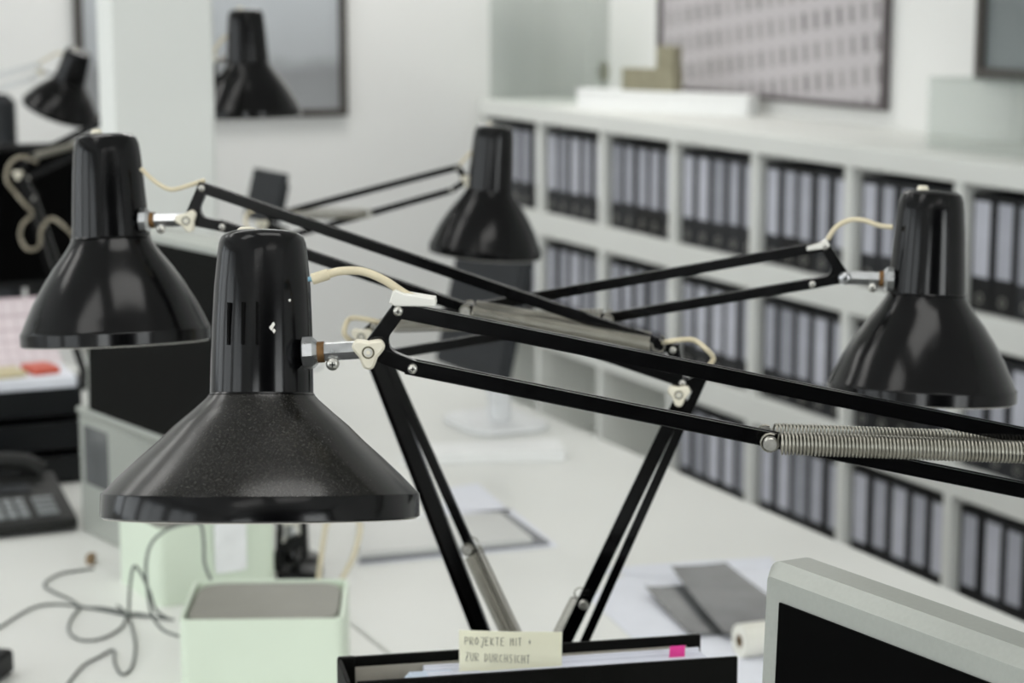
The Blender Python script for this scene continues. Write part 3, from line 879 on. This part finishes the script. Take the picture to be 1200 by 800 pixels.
obj('spine', bbox(-.0036, .0, .001, BT - .001, 0, hb - .0005), M['bblack'], t)
rb_ = G(); 
for z0, z1, d in ((hb - .0085, hb - .0005, 0),):
    pass
obj('rear_liner', bbox(.006, BW - .012, .0034, .0042, .01, hb - .008, 0), M['bliner'], t, 0)
obj('front_liner', bbox(.010, BW, BT - .0042, BT - .0034, .01, hb - .008, 0), M['bliner'], t, 0)
obj('spine_liner', bbox(0, .0009, .004, BT - .004, .01, hb - .006, 0), M['bliner'], t, 0)
obj('hinge_corner', bbox(-.003, .010, -.001, .0055, 0, hb + .0002, .001), M['bblack'], t)
obj('ring_mechanism', bbox(.004, .012, .012, BT - .012, .05, .25, .001), M['steel'], t)
for zz in (.12, .20):
    c = rl + bw * .03 + bn * (BT * .5)
    pts = []
    for i in range(25):
        a = 2 * PI * i / 24
        pts.append(V((c.x, c.y, DZ + zz)) + bw * (math.cos(a) * .024) + bn * (math.sin(a) * .022))
    obj('binder_ring', G().tube(pts, .0016, 8), M['steel'], t)
# paper sheets: a ragged block of leaves
ph = .3095
pb = thing('paper_sheaf', V((rl.x, rl.y, DZ)) + bw * .16 + bn * (BT * .5), 'thick sheaf of white papers filed in the open black binder', 'papers')
g = G(); d = .0055; rp = random.Random(5)
while d < BT - .0075:
    tk = rp.uniform(.0007, .0016)
    jj = rp.uniform(-.0025, .0015)
    c0 = rl + bw * ((.062 + BW - .004) / 2 + jj * .6) + bn * (d + tk / 2)
    hz = ph / 2 + jj * .5
    g.box(V((c0.x, c0.y, DZ + .0005 + hz)), bw, bn, UP, (BW - .066) / 2, tk / 2, hz)
    d += tk + .0002
obj('sheet_block', g, M['paper'], pb, 0)
c0 = rl + bw * .066 + bn * (BT * .52); 
obj('plastic_sleeve', G().box(V((c0.x, c0.y, DZ + .1555)), bw, bn, UP, .022, BT * .34, .1545, .006), M['sleevepp'], pb, 30)
# note and tab
def on_b(px, py, d):      # point on the vertical plane d behind the front, parallel to the covers
    return on_pl(px, py, rl + bn * d, bn)
nd = BT * .45
n0 = on_b(538, 738, nd); n1 = on_b(658, 739, nd)
nw = (n1 - n0).length
nt_ = thing('sticky_note', (n0 + n1) / 2 - UP * .076, 'pale yellow handwritten sticky note rising from the open black binder', 'note')
gx, gz = 14, 10
g = G()
def npt(u, vv, off=0.0):
    c = bn * (.0015 * math.sin(u * PI) * (1 - vv) + .0028 * (1 - vv) ** 2 * (u - .2) + off)
    return n0 + (n1 - n0) * u - UP * (.076 * vv) + c
def sheet(off): return [npt(i / gx, j / gz, off) for j in range(gz + 1) for i in range(gx + 1)]
N_ = (gx + 1) * (gz + 1)
vs = sheet(0) + sheet(.00025)
fs = []
for j in range(gz):
    for i in range(gx):
        a = j * (gx + 1) + i; q4 = (a, a + 1, a + gx + 2, a + gx + 1)
        fs.append(q4); fs.append(tuple(x + N_ for x in q4[::-1]))
edge = [i for i in range(gx + 1)] + [(j + 1) * (gx + 1) + gx for j in range(gz)] + [gz * (gx + 1) + i for i in range(gx - 1, -1, -1)] + [j * (gx + 1) for j in range(gz - 1, 0, -1)]
for k in range(len(edge)):
    a, b = edge[k], edge[(k + 1) % len(edge)]; fs.append((a, b, b + N_, a + N_))
obj('note_sheet', G().add(vs, fs), M['yellow'], nt_, 60)
ST_ = {'P': [[(0, 0), (.05, 1), (.55, .9), (.55, .55), (.05, .5)]], 'R': [[(0, 0), (0, 1), (.55, .9), (.5, .55), (.05, .5), (.6, 0)]],
       'O': [[(.3, 1), (.02, .6), (.1, .1), (.45, .05), (.6, .5), (.35, 1)]], 'J': [[(.1, 1), (.65, 1), (.5, .2), (.3, -.35), (.05, -.1)]],
       'E': [[(.6, 1), (.05, 1), (.03, 0), (.6, .02)], [(.04, .52), (.45, .55)]], 'K': [[(.05, 1), (.05, 0)], [(.55, .95), (.08, .45), (.6, 0)]],
       'T': [[(0, .98), (.65, 1)], [(.33, 1), (.3, 0)]], 'M': [[(0, 0), (.05, 1), (.3, .35), (.55, 1), (.62, 0)]], 'I': [[(.15, 1), (.15, 0)]],
       '+': [[(.05, .5), (.55, .5)], [(.3, .8), (.3, .2)]], 'Z': [[(.05, 1), (.6, 1), (.02, 0), (.6, .03)], [(.1, .5), (.5, .5)]],
       'U': [[(0, 1), (.03, .15), (.3, 0), (.55, .2), (.58, 1)]], 'D': [[(.03, 0), (.05, 1), (.5, .8), (.55, .3), (.03, 0)]],
       'C': [[(.55, .95), (.1, .8), (.05, .2), (.55, .05)]], 'H': [[(.03, 1), (.03, 0)], [(.55, 1), (.57, 0)], [(.03, .5), (.56, .52)]],
       'S': [[(.55, .9), (.2, 1), (.05, .7), (.5, .4), (.45, .05), (.02, .05)]]}
def write(txt, u0, v0, hgt, adv, slope):
    g = G(); u = u0
    for ch in txt:
        if ch == ' ': u += adv * .9; continue
        for stt in ST_[ch]:
            pts = [npt(u + x * adv * 1.02, v0 - y * hgt + slope * (u - u0), .0003) for x, y in stt]
            pts = [p_ + bn * .0002 for p_ in pts]
            g.tube(pts, .00021, 5)
        u += adv * (1.0 if ch != 'I' else .55)
    return g
obj('handwriting', write('PROJEKTE MIT', .055, .150, .082, .049, .0), M['ink'], nt_, 0)
obj('handwriting', write('+', .665, .150, .082, .049, .02), M['ink'], nt_, 0)
obj('handwriting', write('ZUR DURCHSICHT', .06, .318, .088, .0475, .03), M['ink'], nt_, 0)
p0 = on_b(785, 757, nd); p1 = on_b(803, 757, nd)
g = G().prism([(0, 0), ((p1 - p0).length, 0), ((p1 - p0).length * .85, -.045), (-.0025, -.045)], p0, bw, UP, bn, -.0001, .0002)
tag(obj('index_tab', g, M['pink'], None, 0), 'small bright pink index tab sticking up at the right of the binder', 'index tab')

# ------------------------------------------------------------------ monitors
def monitor(label, c_tl, d, w, h, tilt, bezel, depth, m, scr, foot, neckh, standm=None, chin=None, r=.012, lie=None):
    """c_tl: far top corner of the front; d: horizontal direction of the front; n points out of the screen"""
    d = d.normalized(); n = d.cross(UP)
    if n.dot(CAM - c_tl) < 0: n = -n
    ta = math.radians(tilt)
    up = (UP * math.cos(ta) - n * math.sin(ta)).normalized()
    nn_ = (n * math.cos(ta) + UP * math.sin(ta)).normalized()
    chin = chin or bezel
    c = c_tl + d * (w / 2) - up * (h / 2)
    base = foot.copy()
    t = thing('monitor', base, label, 'monitor')
    g = G()
    # rounded housing with a hollow front
    out = rrect(w, h, r, 6)
    g = G().prism(out, c, d, up, nn_, -depth, 0, min(.009, depth * .3))
    hs_ = obj('housing', g, m, t, 35)
    sw, sh2 = w - 2 * bezel, h - bezel - chin
    sc_ = c + up * ((chin - bezel) / 2)
    g = G().box(sc_ + nn_ * .0002, d, up, nn_, sw / 2, sh2 / 2, .0012)
    obj('screen', g, scr, t, 0)
    # rear bulge
    obj('rear_case', G().box(c - nn_ * (depth + .008), d, up, nn_, w * .36, h * .34, .010, .006), m, t, 20)
    if neckh > 0:
        s0 = c - nn_ * (depth + .014)
        g = G().tube([V((s0.x, s0.y, base.z + .012)) - n * .01, V((s0.x, s0.y, base.z + .05)) - n * .008, s0 - up * .02], .022, 16)
        obj('stand_neck', g, standm or m, t, 40)
        b0 = V((s0.x, s0.y, base.z))
        obj('stand_foot', G().prism(rrect(.20, .16, .05), b0, d, n, UP, 0, .012, .003), standm or m, t, 30)
    return t
# near right
p = on_z(890, 655, DZ + .452)
d = hdir(180 + 32.5)
monitor('silver grey monitor with black screen cropped by the bottom right corner', p, d, .44, .365, 2, .0235, .042, M['silver'], M['screen'],
        V((p.x, p.y, DZ)) + d * .22 + d.cross(UP) * 0, .08, r=.012)
# left one on its riser
p = at(95, 252, 2.95)
d = hdir(180 + 36.9)
rz = DZ + .195
rp_ = on_z(96, 622, DZ)
rn = d.cross(UP); rn = -rn if rn.dot(CAM - p) > 0 else rn          # away from the viewer
rc0 = rp_ + d * .115 + rn * .10
rt_ = thing('monitor_riser', V((rc0.x, rc0.y, DZ)), 'pale grey box riser under the silver monitor at left', 'riser')
obj('riser_box', G().box(V((rc0.x, rc0.y, DZ + .0925)), d, rn, UP, .115, .10, .0925, .004), M['silver'], rt_, 20)
obj('riser_dark_panel', G().box(V((rc0.x, rc0.y, DZ + .125)) - rn * .0995 - d * .055, d, rn, UP, .040, .0012, .045, .0005), M['film'], rt_, 0)  # flat dark panel paints in the dark recess of an open front
obj('riser_top', G().box(V((rc0.x, rc0.y, DZ + .190)), d, rn, UP, .117, .102, .005, .002), M['silver'], rt_, 20)
monitor('silver framed monitor with black screen at left behind the nearest lamp', p, d, .47, .292, 1, .017, .04, M['silver'], M['screen2'],
        V((rc0.x, rc0.y, rz)), 0, r=.008)
# its foot rests on the riser
mt = [o for o in bpy.data.objects if o.name.startswith('monitor') and o.get('label', '').startswith('silver framed')][0]
fc = p + d * .14 + rn * .075; fc.z = rz
obj('stand_foot', G().prism(rrect(.15, .11, .03), fc, d, rn, UP, 0, .012, .003), M['silver'], mt, 30)
obj('stand_neck', G().box(fc + UP * .085 - rn * .008, d, rn, UP, .035, .012, .075, .004), M['silver'], mt, 30)
# dark panel under the distant lamp
p = at(536, 283, 4.05)
d = hdir(180 + 27.5)
fz = V((p.x, p.y, DZ)) + d * .15
monitor('dark slate monitor leaning back on the far desk below the distant lamp', p + UP * .0, d, .285, .235, 13, .012, .022, M['slate'], M['slate'], fz, .06, M['white'], r=.008)
# small dark display
p = at(297, 196, 4.6)
d = hdir(180 + 30)
fz = V((p.x, p.y, DZ)) + d * .08
monitor('small dark grey display on a tall stand against the white far wall', p, d, .17, .112, 14, .006, .012, M['slate'], M['slate'], fz, .06, M['white'], r=.004)
# wide black monitor far left
p = at(-75, 172, 4.15)
q = on_pl(108, 160, p, V((0, 1, 0)))
d = V((1, 0, 0)); w = (q - p).length
fz = V((p.x + w / 2, p.y, DZ))
monitor('wide black monitor in the shade at the left edge behind lamp joints', p, d, .40, .29, 3, .014, .045, M['darkplastic'], M['screen'], fz, .09, r=.006)

# ------------------------------------------------------------------ green boxes
def green_box(label, a, b, c_dir_len, h, lidm):
    """a, b: the two ends of the front-left foot edge on the desk; grows by c_dir_len away from the viewer"""
    a = V((a.x, a.y, DZ)); b = V((b.x, b.y, DZ)); e = (b - a); w = e.length; e.normalize()
    f = V((-e.y, e.x, 0))
    if f.dot(a - CAM) < 0: f = -f
    ln = c_dir_len
    c = a + e * (w / 2) + f * (ln / 2)
    t = thing('storage_box', c, label, 'box', 'pale green boxes on the near desk')
    o = rrect(w, ln, .012, 5); i = rrect(w - .008, ln - .008, .009, 5); m = len(o)
    g = G(); vs = []
    for pts, z in ((o, 0), (o, h), (i, h), (i, h - .012)):
        vs += [c + e * x + f * y + UP * z for x, y in pts]
    fs = []
    for j in range(3):
        for k_ in range(m):
            k2 = (k_ + 1) % m; fs.append((j * m + k_, j * m + k2, (j + 1) * m + k2, (j + 1) * m + k_))
    fs.append(tuple(range(m))[::-1]); fs.append(tuple(3 * m + k_ for k_ in range(m)))
    obj('box_body', G().add(vs, fs), M['green'], t, 40)
    obj('lid', G().prism(rrect(w - .014, ln - .014, .032, 6), c, e, f, UP, h - .0118, h - .002, .002), lidm, t, 40)
    return c, e, f
a = on_z(109, 682, DZ); b = on_z(187, 712, DZ); c = on_z(325, 690, DZ)
GH = .108
bc, be, bf = green_box('pale green box standing further back, half hidden by the nearest lamp shade', b, c, .155, GH, M['greylid'])
a = on_z(209, 727, DZ + GH); b = on_z(402, 725, DZ + GH)
green_box('pale green box at the bottom edge with its grey lid showing', a, b, .165, GH, M['greylid'])
# white card hooked over the rear green box
p1 = on_pl(250, 640, bc - bf * .0785, bf); p2 = on_pl(287, 640, bc - bf * .0785, bf)
zt, zb_ = DZ + GH + .002, on_pl(268, 669, bc - bf * .0785, bf).z
wc = (p2 - p1).length
cc = (p1 + p2) / 2; cc.z = (zt + zb_) / 2
t = thing('hanging_tag', V((cc.x, cc.y, zb_)), 'white rounded tag hooked over the front of the rear green box', 'tag')
obj('tag_plate', G().prism(rrect(wc, zt - zb_, .006), cc - bf * .003, be, UP, -bf, 0, .004, .001), M['white'], t, 30)
obj('tag_hook', G().box(cc + UP * ((zt - zb_) / 2 + .001) + bf * .003, be, bf, UP, wc * .3, .012, .0012), M['white'], t, 0)

# ------------------------------------------------------------------ letter trays, papers, phone at left
ex, ey = V((1, 0, 0)), V((0, 1, 0))
p = at(95, 440, 3.5)
tx1, ty0 = p.x, p.y
tw, tdp = .36, .26
LV = [DZ + .002, DZ + .060, DZ + .118]
for i, z0 in enumerate(LV):
    lab = ['lowest', 'middle', 'topmost'][i] + ' black letter tray of the stack at the left edge'
    t = thing('letter_tray', V((tx1 - tw / 2, ty0 + tdp / 2, z0)), lab, 'letter tray', 'stacked letter trays')
    g = G().abox((tx1 - tw, ty0, z0), (tx1, ty0 + tdp, z0 + .004), .001)
    obj('tray_floor', g, M['trayblack'], t, 0)
    obj('tray_side', G().abox((tx1 - .004, ty0, z0 + .004), (tx1, ty0 + tdp, z0 + .0575), .001), M['trayblack'], t, 0)
    obj('tray_side', G().abox((tx1 - tw, ty0, z0 + .004), (tx1 - tw + .004, ty0 + tdp, z0 + .0575), .001), M['trayblack'], t, 0)
    obj('tray_rear', G().abox((tx1 - tw + .004, ty0 + tdp - .004, z0 + .004), (tx1 - .004, ty0 + tdp, z0 + .0575), .001), M['trayblack'], t, 0)
    obj('tray_front', G().abox((tx1 - tw + .004, ty0, z0 + .004), (tx1 - .004, ty0 + .004, z0 + .046), .001), M['trayblack'], t, 0)
zt = LV[2] + .004
tag(obj('paper_stack', G().abox((tx1 - tw + .006, ty0 + .006, zt), (tx1 - .006, ty0 + tdp - .006, zt + .060), .001), M['paper'], None, 0),
    'stack of white paper filling the topmost black letter tray', 'paper')
zs = zt + .0605
tag(obj('booklet', G().box(V((tx1 - .055, ty0 + .06, zs + .006)), V((.98, .2, 0)), V((-.2, .98, 0)), UP, .023, .03, .006, .002), M['red'], None, 0),
    'orange red booklet lying on the paper stack in the letter tray', 'booklet')
tag(obj('booklet', G().box(V((tx1 - .118, ty0 + .05, zs + .005)), V((.99, .14, 0)), V((-.14, .99, 0)), UP, .03, .03, .005, .002), M['yellowcov'], None, 0),
    'sand coloured booklet lying left of the orange red booklet', 'booklet')
# printed sheet standing bent against the rear
g = G(); ns = 12; vs = []
for j in range(ns + 1):
    u = j / ns
    yy = ty0 + .13 + .09 * u ** .6; zz = zs + .105 * u ** 1.3
    for i in range(2):
        vs.append(V((tx1 - .30 + .30 * i, yy - .02 * i * 0, zz)))
m = len(vs)
vs2 = [v_ + V((0, .002, -.001)) for v_ in vs]
fs = []
for j in range(ns):
    a = 2 * j; fs.append((a, a + 1, a + 3, a + 2)); fs.append((a + m, a + 2 + m, a + 3 + m, a + 1 + m))
    fs.append((a, a + 2, a + 2 + m, a + m)); fs.append((a + 1, a + 1 + m, a + 3 + m, a + 3))
fs.append((0, m, m + 1, 1)); fs.append((m - 2, m - 1, 2 * m - 1, 2 * m - 2))
so = V((tx1 - .30, ty0 + .13, zs))
sh_ = obj('printed_sheet', G().add(vs + vs2, fs), M['gridpaper'], None, 60)
tag(sh_, 'pinkish printed sheet with a table curling up behind the red booklet', 'paper sheet')
# roll of paper at far left
a = at(-30, 372, 3.55); b = at(12, 368, 3.55)
# telephone
p = on_z(96, 622, DZ)
px1, py0 = p.x - .005, p.y
t = thing('desk_phone', V((px1 - .11, py0 + .1, DZ)), 'charcoal desk telephone with grey keys in front of the letter trays', 'telephone')
def wedge(x0, x1, y0, y1, z00, z0, z1):
    vs = [(x0, y0, z00), (x1, y0, z00), (x1, y1, z00), (x0, y1, z00), (x0, y0, z0), (x1, y0, z0), (x1, y1, z1), (x0, y1, z1)]
    return G().add(vs, [(3, 2, 1, 0), (4, 5, 6, 7), (0, 1, 5, 4), (1, 2, 6, 5), (2, 3, 7, 6), (3, 0, 4, 7)])
g = wedge(px1 - .235, px1, py0, py0 + .17, DZ + .004, DZ + .022, DZ + .060)
o = obj('phone_body', g, M['phone'], t, 0)
bv = o.modifiers.new('bevel', 'BEVEL'); bv.width = .004; bv.segments = 2
sl = V((0, .17, .038)).normalized(); sn = V((0, -.038, .17)).normalized()
def on_ph(x, s_): return V((px1 - .235 + x, py0, DZ + .022)) + sl * s_
for j in range(4):
    for i in range(5):
        obj('key', G().box(on_ph(.085 + i * .0185, .022 + j * .017) + sn * .002, ex, sl, sn, .0072, .0056, .0028, .001), M['key'], t, 20)
for j in range(4):
    obj('key', G().box(on_ph(.195, .022 + j * .017) + sn * .002, ex, sl, sn, .016, .0042, .0022, .001), M['key'], t, 20)
obj('display', G().box(on_ph(.13, .118) + sn * .001, ex, sl, sn, .055, .016, .0022, .001), M['slate'], t, 20)
hp = [on_ph(.035, s_) + sn * h_ for s_, h_ in ((.01, .010), (.03, .018), (.06, .024), (.09, .026), (.12, .024), (.15, .018), (.168, .010))]
obj('handset', G().tube(spline(hp, 6), .0165, 16), M['darkplastic'], t, 50)
hp = [V((px1 - .19, py0 + .165, DZ + .066)), V((px1 - .15, py0 + .168, DZ + .080)), V((px1 - .09, py0 + .168, DZ + .083)), V((px1 - .045, py0 + .166, DZ + .077)), V((px1 - .02, py0 + .160, DZ + .062))]
obj('rear_hump', G().tube(spline(hp, 6), .014, 14), M['phone'], t, 50)

# ------------------------------------------------------------------ cords on the desk
def desk_cord(label, pts, r=.0017, m='darkcord'):
    w_ = []
    for q_ in pts:
        if len(q_) == 2: w_.append(on_z(q_[0], q_[1], DZ + r + .0004))
        else: w_.append(at(q_[0], q_[1], q_[2]))
    g = G().tube(spline(w_, 8), r, 8)
    return tag(obj('cord', g, M[m], None, 60), label, 'cord', 'tangled cords on the near desk')
c2p = lambda x, y: (x * .275, 580 + y * .275)
desk_cord('dark cord running in from the left edge and along the green boxes', [c2p(*q_) for q_ in ((-60, 590), (0, 562), (80, 510), (160, 472), (250, 464), (340, 474), (450, 492), (540, 510), (640, 517), (740, 530))])
o = desk_cord('dark cord with a brown plug, curving back beside the rear green box', [c2p(*q_) for q_ in ((400, 312), (330, 322), (265, 333), (210, 358), (190, 386), (235, 415), (300, 445), (350, 476), (430, 480), (500, 492), (548, 514))])
desk_cord('dark cord lying in an open round loop on the white desk', [c2p(*q_) for q_ in ((345, 476), (305, 525), (292, 575), (330, 612), (395, 618), (460, 600), (520, 560), (545, 512), (590, 505), (690, 525))])
desk_cord('dark cord kinked towards the bottom edge of the white desk', [c2p(*q_) for q_ in ((270, 830), (350, 730), (420, 690), (482, 660), (490, 715), (520, 764), (560, 735), (578, 650), (566, 575), (545, 512), (500, 470))])
DA = 2.64
desk_cord('dark cord arching up against the side of the rear green box', [(*c2p(550, 505), 2.70), (*c2p(552, 420), 2.67), (*c2p(560, 340), DA), (*c2p(574, 302), DA), (*c2p(605, 340), DA), (*c2p(640, 420), 2.65), (*c2p(665, 490), 2.67), (*c2p(720, 528), 2.66)], .0019)
desk_cord('dark cord in a tall arc before the rear green box', [(*c2p(760, 600), 2.50), (*c2p(690, 570), 2.54), (*c2p(645, 500), 2.58), (*c2p(628, 400), 2.6), (*c2p(622, 300), 2.6), (*c2p(640, 215), 2.6), (*c2p(690, 160), 2.6), (*c2p(770, 125), 2.6), (*c2p(850, 118), 2.6), (*c2p(868, 200), 2.6), (*c2p(872, 290), 2.6), (*c2p(905, 370), 2.6), (*c2p(960, 440), 2.6)], .0019)
q = on_z(*c2p(388, 290), DZ)
pl = thing('cord_plug', V((q.x, q.y, DZ)), 'small brown plug lying beside the rear green box', 'plug')
obj('plug_body', G().box(V((q.x, q.y, DZ + .007)), RT, FH, UP, .006, .010, .007, .002), M['brown'], pl, 20)
obj('plug_pin', G().cyl(V((q.x, q.y, DZ + .007)) - RT * .004 + FH * .010, V((q.x, q.y, DZ + .007)) - RT * .004 + FH * .022, .0015, 8), M['steel'], pl)
q = on_z(-24, 800, DZ)
ad = thing('power_adapter', V((q.x, q.y, DZ)), 'black power adapter cut by the lower left edge', 'adapter')
obj('adapter_body', G().box(V((q.x, q.y, DZ + .016)), V((.8, -.6, 0)), V((.6, .8, 0)), UP, .025, .045, .015, .004), M['darkplastic'], ad, 20)
obj('strain_relief', G().cyl(V((q.x, q.y, DZ + .016)) + V((.6, .8, 0)) * .044, V((q.x, q.y, DZ + .014)) + V((.6, .8, 0)) * .062, .004, 12), M['darkplastic'], ad)
# cream cord looping beside the far lamp foot
w_ = [at(x, y, 2.86) for x, y in ((372, 690), (378, 640), (385, 605), (398, 590), (416, 598), (422, 620), (414, 652), (402, 676), (398, 690))]
w_ = [V((p_.x, p_.y, max(p_.z, DZ + .004))) for p_ in w_]
tag(obj('cord', G().tube(spline(w_, 8), .0034, 10), M['cable'], None, 60), 'cream lamp cord looping up beside the small distant lamp foot', 'cord')
# black clamp-like stand at the far lamp's foot
b0 = on_z(350, 676, DZ)
ts = thing('tape_dispenser', V((b0.x, b0.y, DZ)), 'black tape dispenser with open frame right of the rear green box', 'tape dispenser')
def pz(x, y): 
    return on_pl(x, y, b0, FH)
g = G()
def barp(a, b_, w_, dpt=.012):
    a = pz(*a); b_ = pz(*b_); d_ = (b_ - a); L_ = d_.length; d_.normalize(); s_ = d_.cross(FH).normalized()
    return (a + b_) / 2, d_, s_, L_ / 2
for nm, a, b_, w_ in (('foot', (326, 671), (377, 671), .0060), ('upright', (329, 610), (326, 668), .0042), ('upright', (356, 606), (358, 653), .0045), ('cross_piece', (331, 643), (357, 630), .0090), ('lower_arm', (357, 652), (342, 668), .0035)):
    c_, d_, s_, h_ = barp(a, b_, w_)
    obj(nm, G().box(c_ if nm != 'foot' else V((c_.x, c_.y, DZ + .0065)), d_, s_, FH, h_, w_, .012 if nm != 'foot' else .025, .0015), M['darkplastic'], ts, 20)
c_ = pz(340, 624)
obj('tape_roll', G().lathe(c_ - FH * .008, FH, [(.020, 0), (.020, .016), (.0125, .016), (.0125, 0)], 32, close=True), M['tracing'], ts, 40)

# ------------------------------------------------------------------ papers on the far desk
def slab(name, px, z0, th, m, label, cat, group=None, edge=None, curl=None):
    """px: outline of the top on the desk seen in the photo, in order"""
    pts = [on_z(x, y, z0 + th) for x, y in px]
    o0 = V((0, 0, z0))
    g = G().prism([(p_.x, p_.y) for p_ in pts], o0, ex, ey, UP, 0, th)
    o_ = obj(name, g, m, None, 0)
    return tag(o_, label, cat, group)
slab('paper_sheet', [(420, 662), (655, 640), (600, 596), (425, 608)], DZ + .0004, .0006, M['paper'], 'white sheet lying under the dark grey folder on the far desk', 'paper sheet')
slab('folder', [(422, 657), (644, 635), (594, 600), (420, 612)], DZ + .0012, .004, M['maggrey'], 'thin dark grey folder lying under the magazine', 'folder')
o = slab('magazine', [(422, 648), (624, 630), (586, 600), (420, 610)], DZ + .0054, .008, M['magpage'], 'pale grey magazine lying on a dark folder behind the left strut', 'magazine')
slab('paper_sheet', [(520, 600), (600, 600), (560, 566), (520, 572)], DZ + .0004, .0006, M['paper'], 'white sheet just behind the pale grey magazine', 'paper sheet')
slab('paper_box', [(470, 532), (662, 527), (655, 514), (480, 520)], DZ + .0005, .020, M['carton'], 'flat white box of paper on the far desk behind the left strut', 'box')
slab('paper_sheet', [(690, 700), (740, 668), (900, 655), (960, 690), (905, 740), (760, 765)], DZ + .0004, .0008, M['paper'], 'large white sheet lying under the dark grey films', 'paper sheet')
slab('paper_sheet', [(770, 800), (760, 762), (905, 742), (980, 790), (930, 830)], DZ + .0016, .0008, M['paper'], 'white sheet under the roll of tracing paper', 'paper sheet')
slab('paper_sheet', [(700, 668), (745, 662), (905, 652), (905, 662), (770, 676)], DZ + .0016, .0006, M['paper'], 'narrow white strip of paper behind the dark films', 'paper sheet')
def film(name, c00, c10, c11, c01, z, lift, label):
    g = G(); n_ = 14; vs = []
    P4 = [on_z(x, y, z) for x, y in (c00, c10, c11, c01)]
    for j in range(n_ + 1):
        for i in range(n_ + 1):
            u, w_ = i / n_, j / n_
            p_ = P4[0] * (1 - u) * (1 - w_) + P4[1] * u * (1 - w_) + P4[2] * u * w_ + P4[3] * (1 - u) * w_
            h_ = lift * ((1 - u) ** 2 * (1 - .3 * w_) + .35 * (w_ - .5) ** 2)
            vs.append(p_ + UP * h_)
    m_ = len(vs); vs += [v_ + UP * .0008 for v_ in vs]; fs = []; W = n_ + 1
    for j in range(n_):
        for i in range(n_):
            a = j * W + i; q4 = (a, a + 1, a + W + 1, a + W); fs.append(q4[::-1]); fs.append(tuple(x + m_ for x in q4))
    ed = [i for i in range(W)] + [(j + 1) * W + n_ for j in range(n_)] + [n_ * W + i for i in range(n_ - 1, -1, -1)] + [j * W for j in range(n_ - 1, 0, -1)]
    for k_ in range(len(ed)):
        a, b_ = ed[k_], ed[(k_ + 1) % len(ed)]; fs.append((a, b_, b_ + m_, a + m_))
    return tag(obj(name, G().add(vs, fs), M['film'], None, 60), label, 'film sheet')
film('film_sheet', (756, 696), (808, 744), (900, 742), (800, 692), DZ + .004, .010, 'lower dark grey film sheet curling on the white papers')
film('film_sheet', (786, 676), (850, 744), (960, 740), (850, 668), DZ + .012, .014, 'upper dark grey film sheet curling over the lower film')
# roll of tracing paper
a = on_z(868, 776, DZ + .0025); rr2 = .021
ax_ = (RT * .93 + FH * .36).normalized()
c_ = V((a.x, a.y, DZ + .0026 + rr2)) + FH * .02
tr = thing('paper_roll', V((c_.x, c_.y, DZ + .0026)), 'roll of white tracing paper with brown core beside the right monitor', 'paper roll')
obj('paper_winding', G().lathe(c_, ax_, [(rr2, 0), (rr2, .20), (.0085, .20), (.0085, 0)], 40, close=True), M['tracing'], tr, 40)
obj('cardboard_core', G().lathe(c_ - ax_ * .0005, ax_, [(.0084, 0), (.0084, .2), (.0066, .2), (.0066, 0)], 24, close=True), M['brown'], tr, 40)

# ------------------------------------------------------------------ tall chair beyond the desks
c_ = at(-38, 110, 5.15)
cx, cy = c_.x, max(c_.y, DY1 + .25)
t = thing('office_chair', V((cx, cy, 0)), 'high backed dark grey office chair beyond the desks at the left edge', 'chair')
zt = c_.z
obj('backrest', G().box(V((cx, cy, zt - .34)), RT, FH, UP, .115 + .0, .03, .34, .02), M['slate'], t, 30)
obj('seat', G().box(V((cx, cy + .26, .47)), RT, FH, UP, .23, .22, .035, .02), M['slate'], t, 30)
obj('back_support', G().tube([V((cx, cy + .04, .60)), V((cx, cy + .03, .46)), V((cx, cy + .2, .425))], .02, 10), M['darkplastic'], t)
obj('gas_column', G().cyl(V((cx, cy + .26, .08)), V((cx, cy + .26, .44)), .025, 16), M['chrome'], t)
for i in range(5):
    a = 2 * PI * i / 5 + .3
    d_ = V((math.cos(a), math.sin(a), 0)); b_ = V((cx, cy + .26, .085))
    obj('base_arm', G().tube([b_, b_ + d_ * .15 - UP * .005, b_ + d_ * .27 - UP * .02], .018, 8), M['darkplastic'], t)
    w0 = b_ + d_ * .27; w0.z = .027; s_ = d_.cross(UP)
    obj('caster', G().cyl(w0 - s_ * .02, w0 + s_ * .02, .027, 16, .004), M['darkplastic'], t)

# ------------------------------------------------------------------ world and view
w = bpy.data.worlds.new('overcast_sky'); scn.world = w; w.use_nodes = True
bg = w.node_tree.nodes['Background']
bg.inputs['Color'].default_value = (.86, .93, 1, 1); bg.inputs['Strength'].default_value = 1.6
scn.cycles.use_denoising = True
scn.cycles.max_bounces = 10
scn.cycles.diffuse_bounces = 6
scn.cycles.sample_clamp_indirect = 6
vs_ = scn.view_settings
vs_.view_transform = 'Standard'; vs_.look = 'None'; vs_.gamma = 1.0; vs_.use_curve_mapping = False
vs_.exposure = 0.44
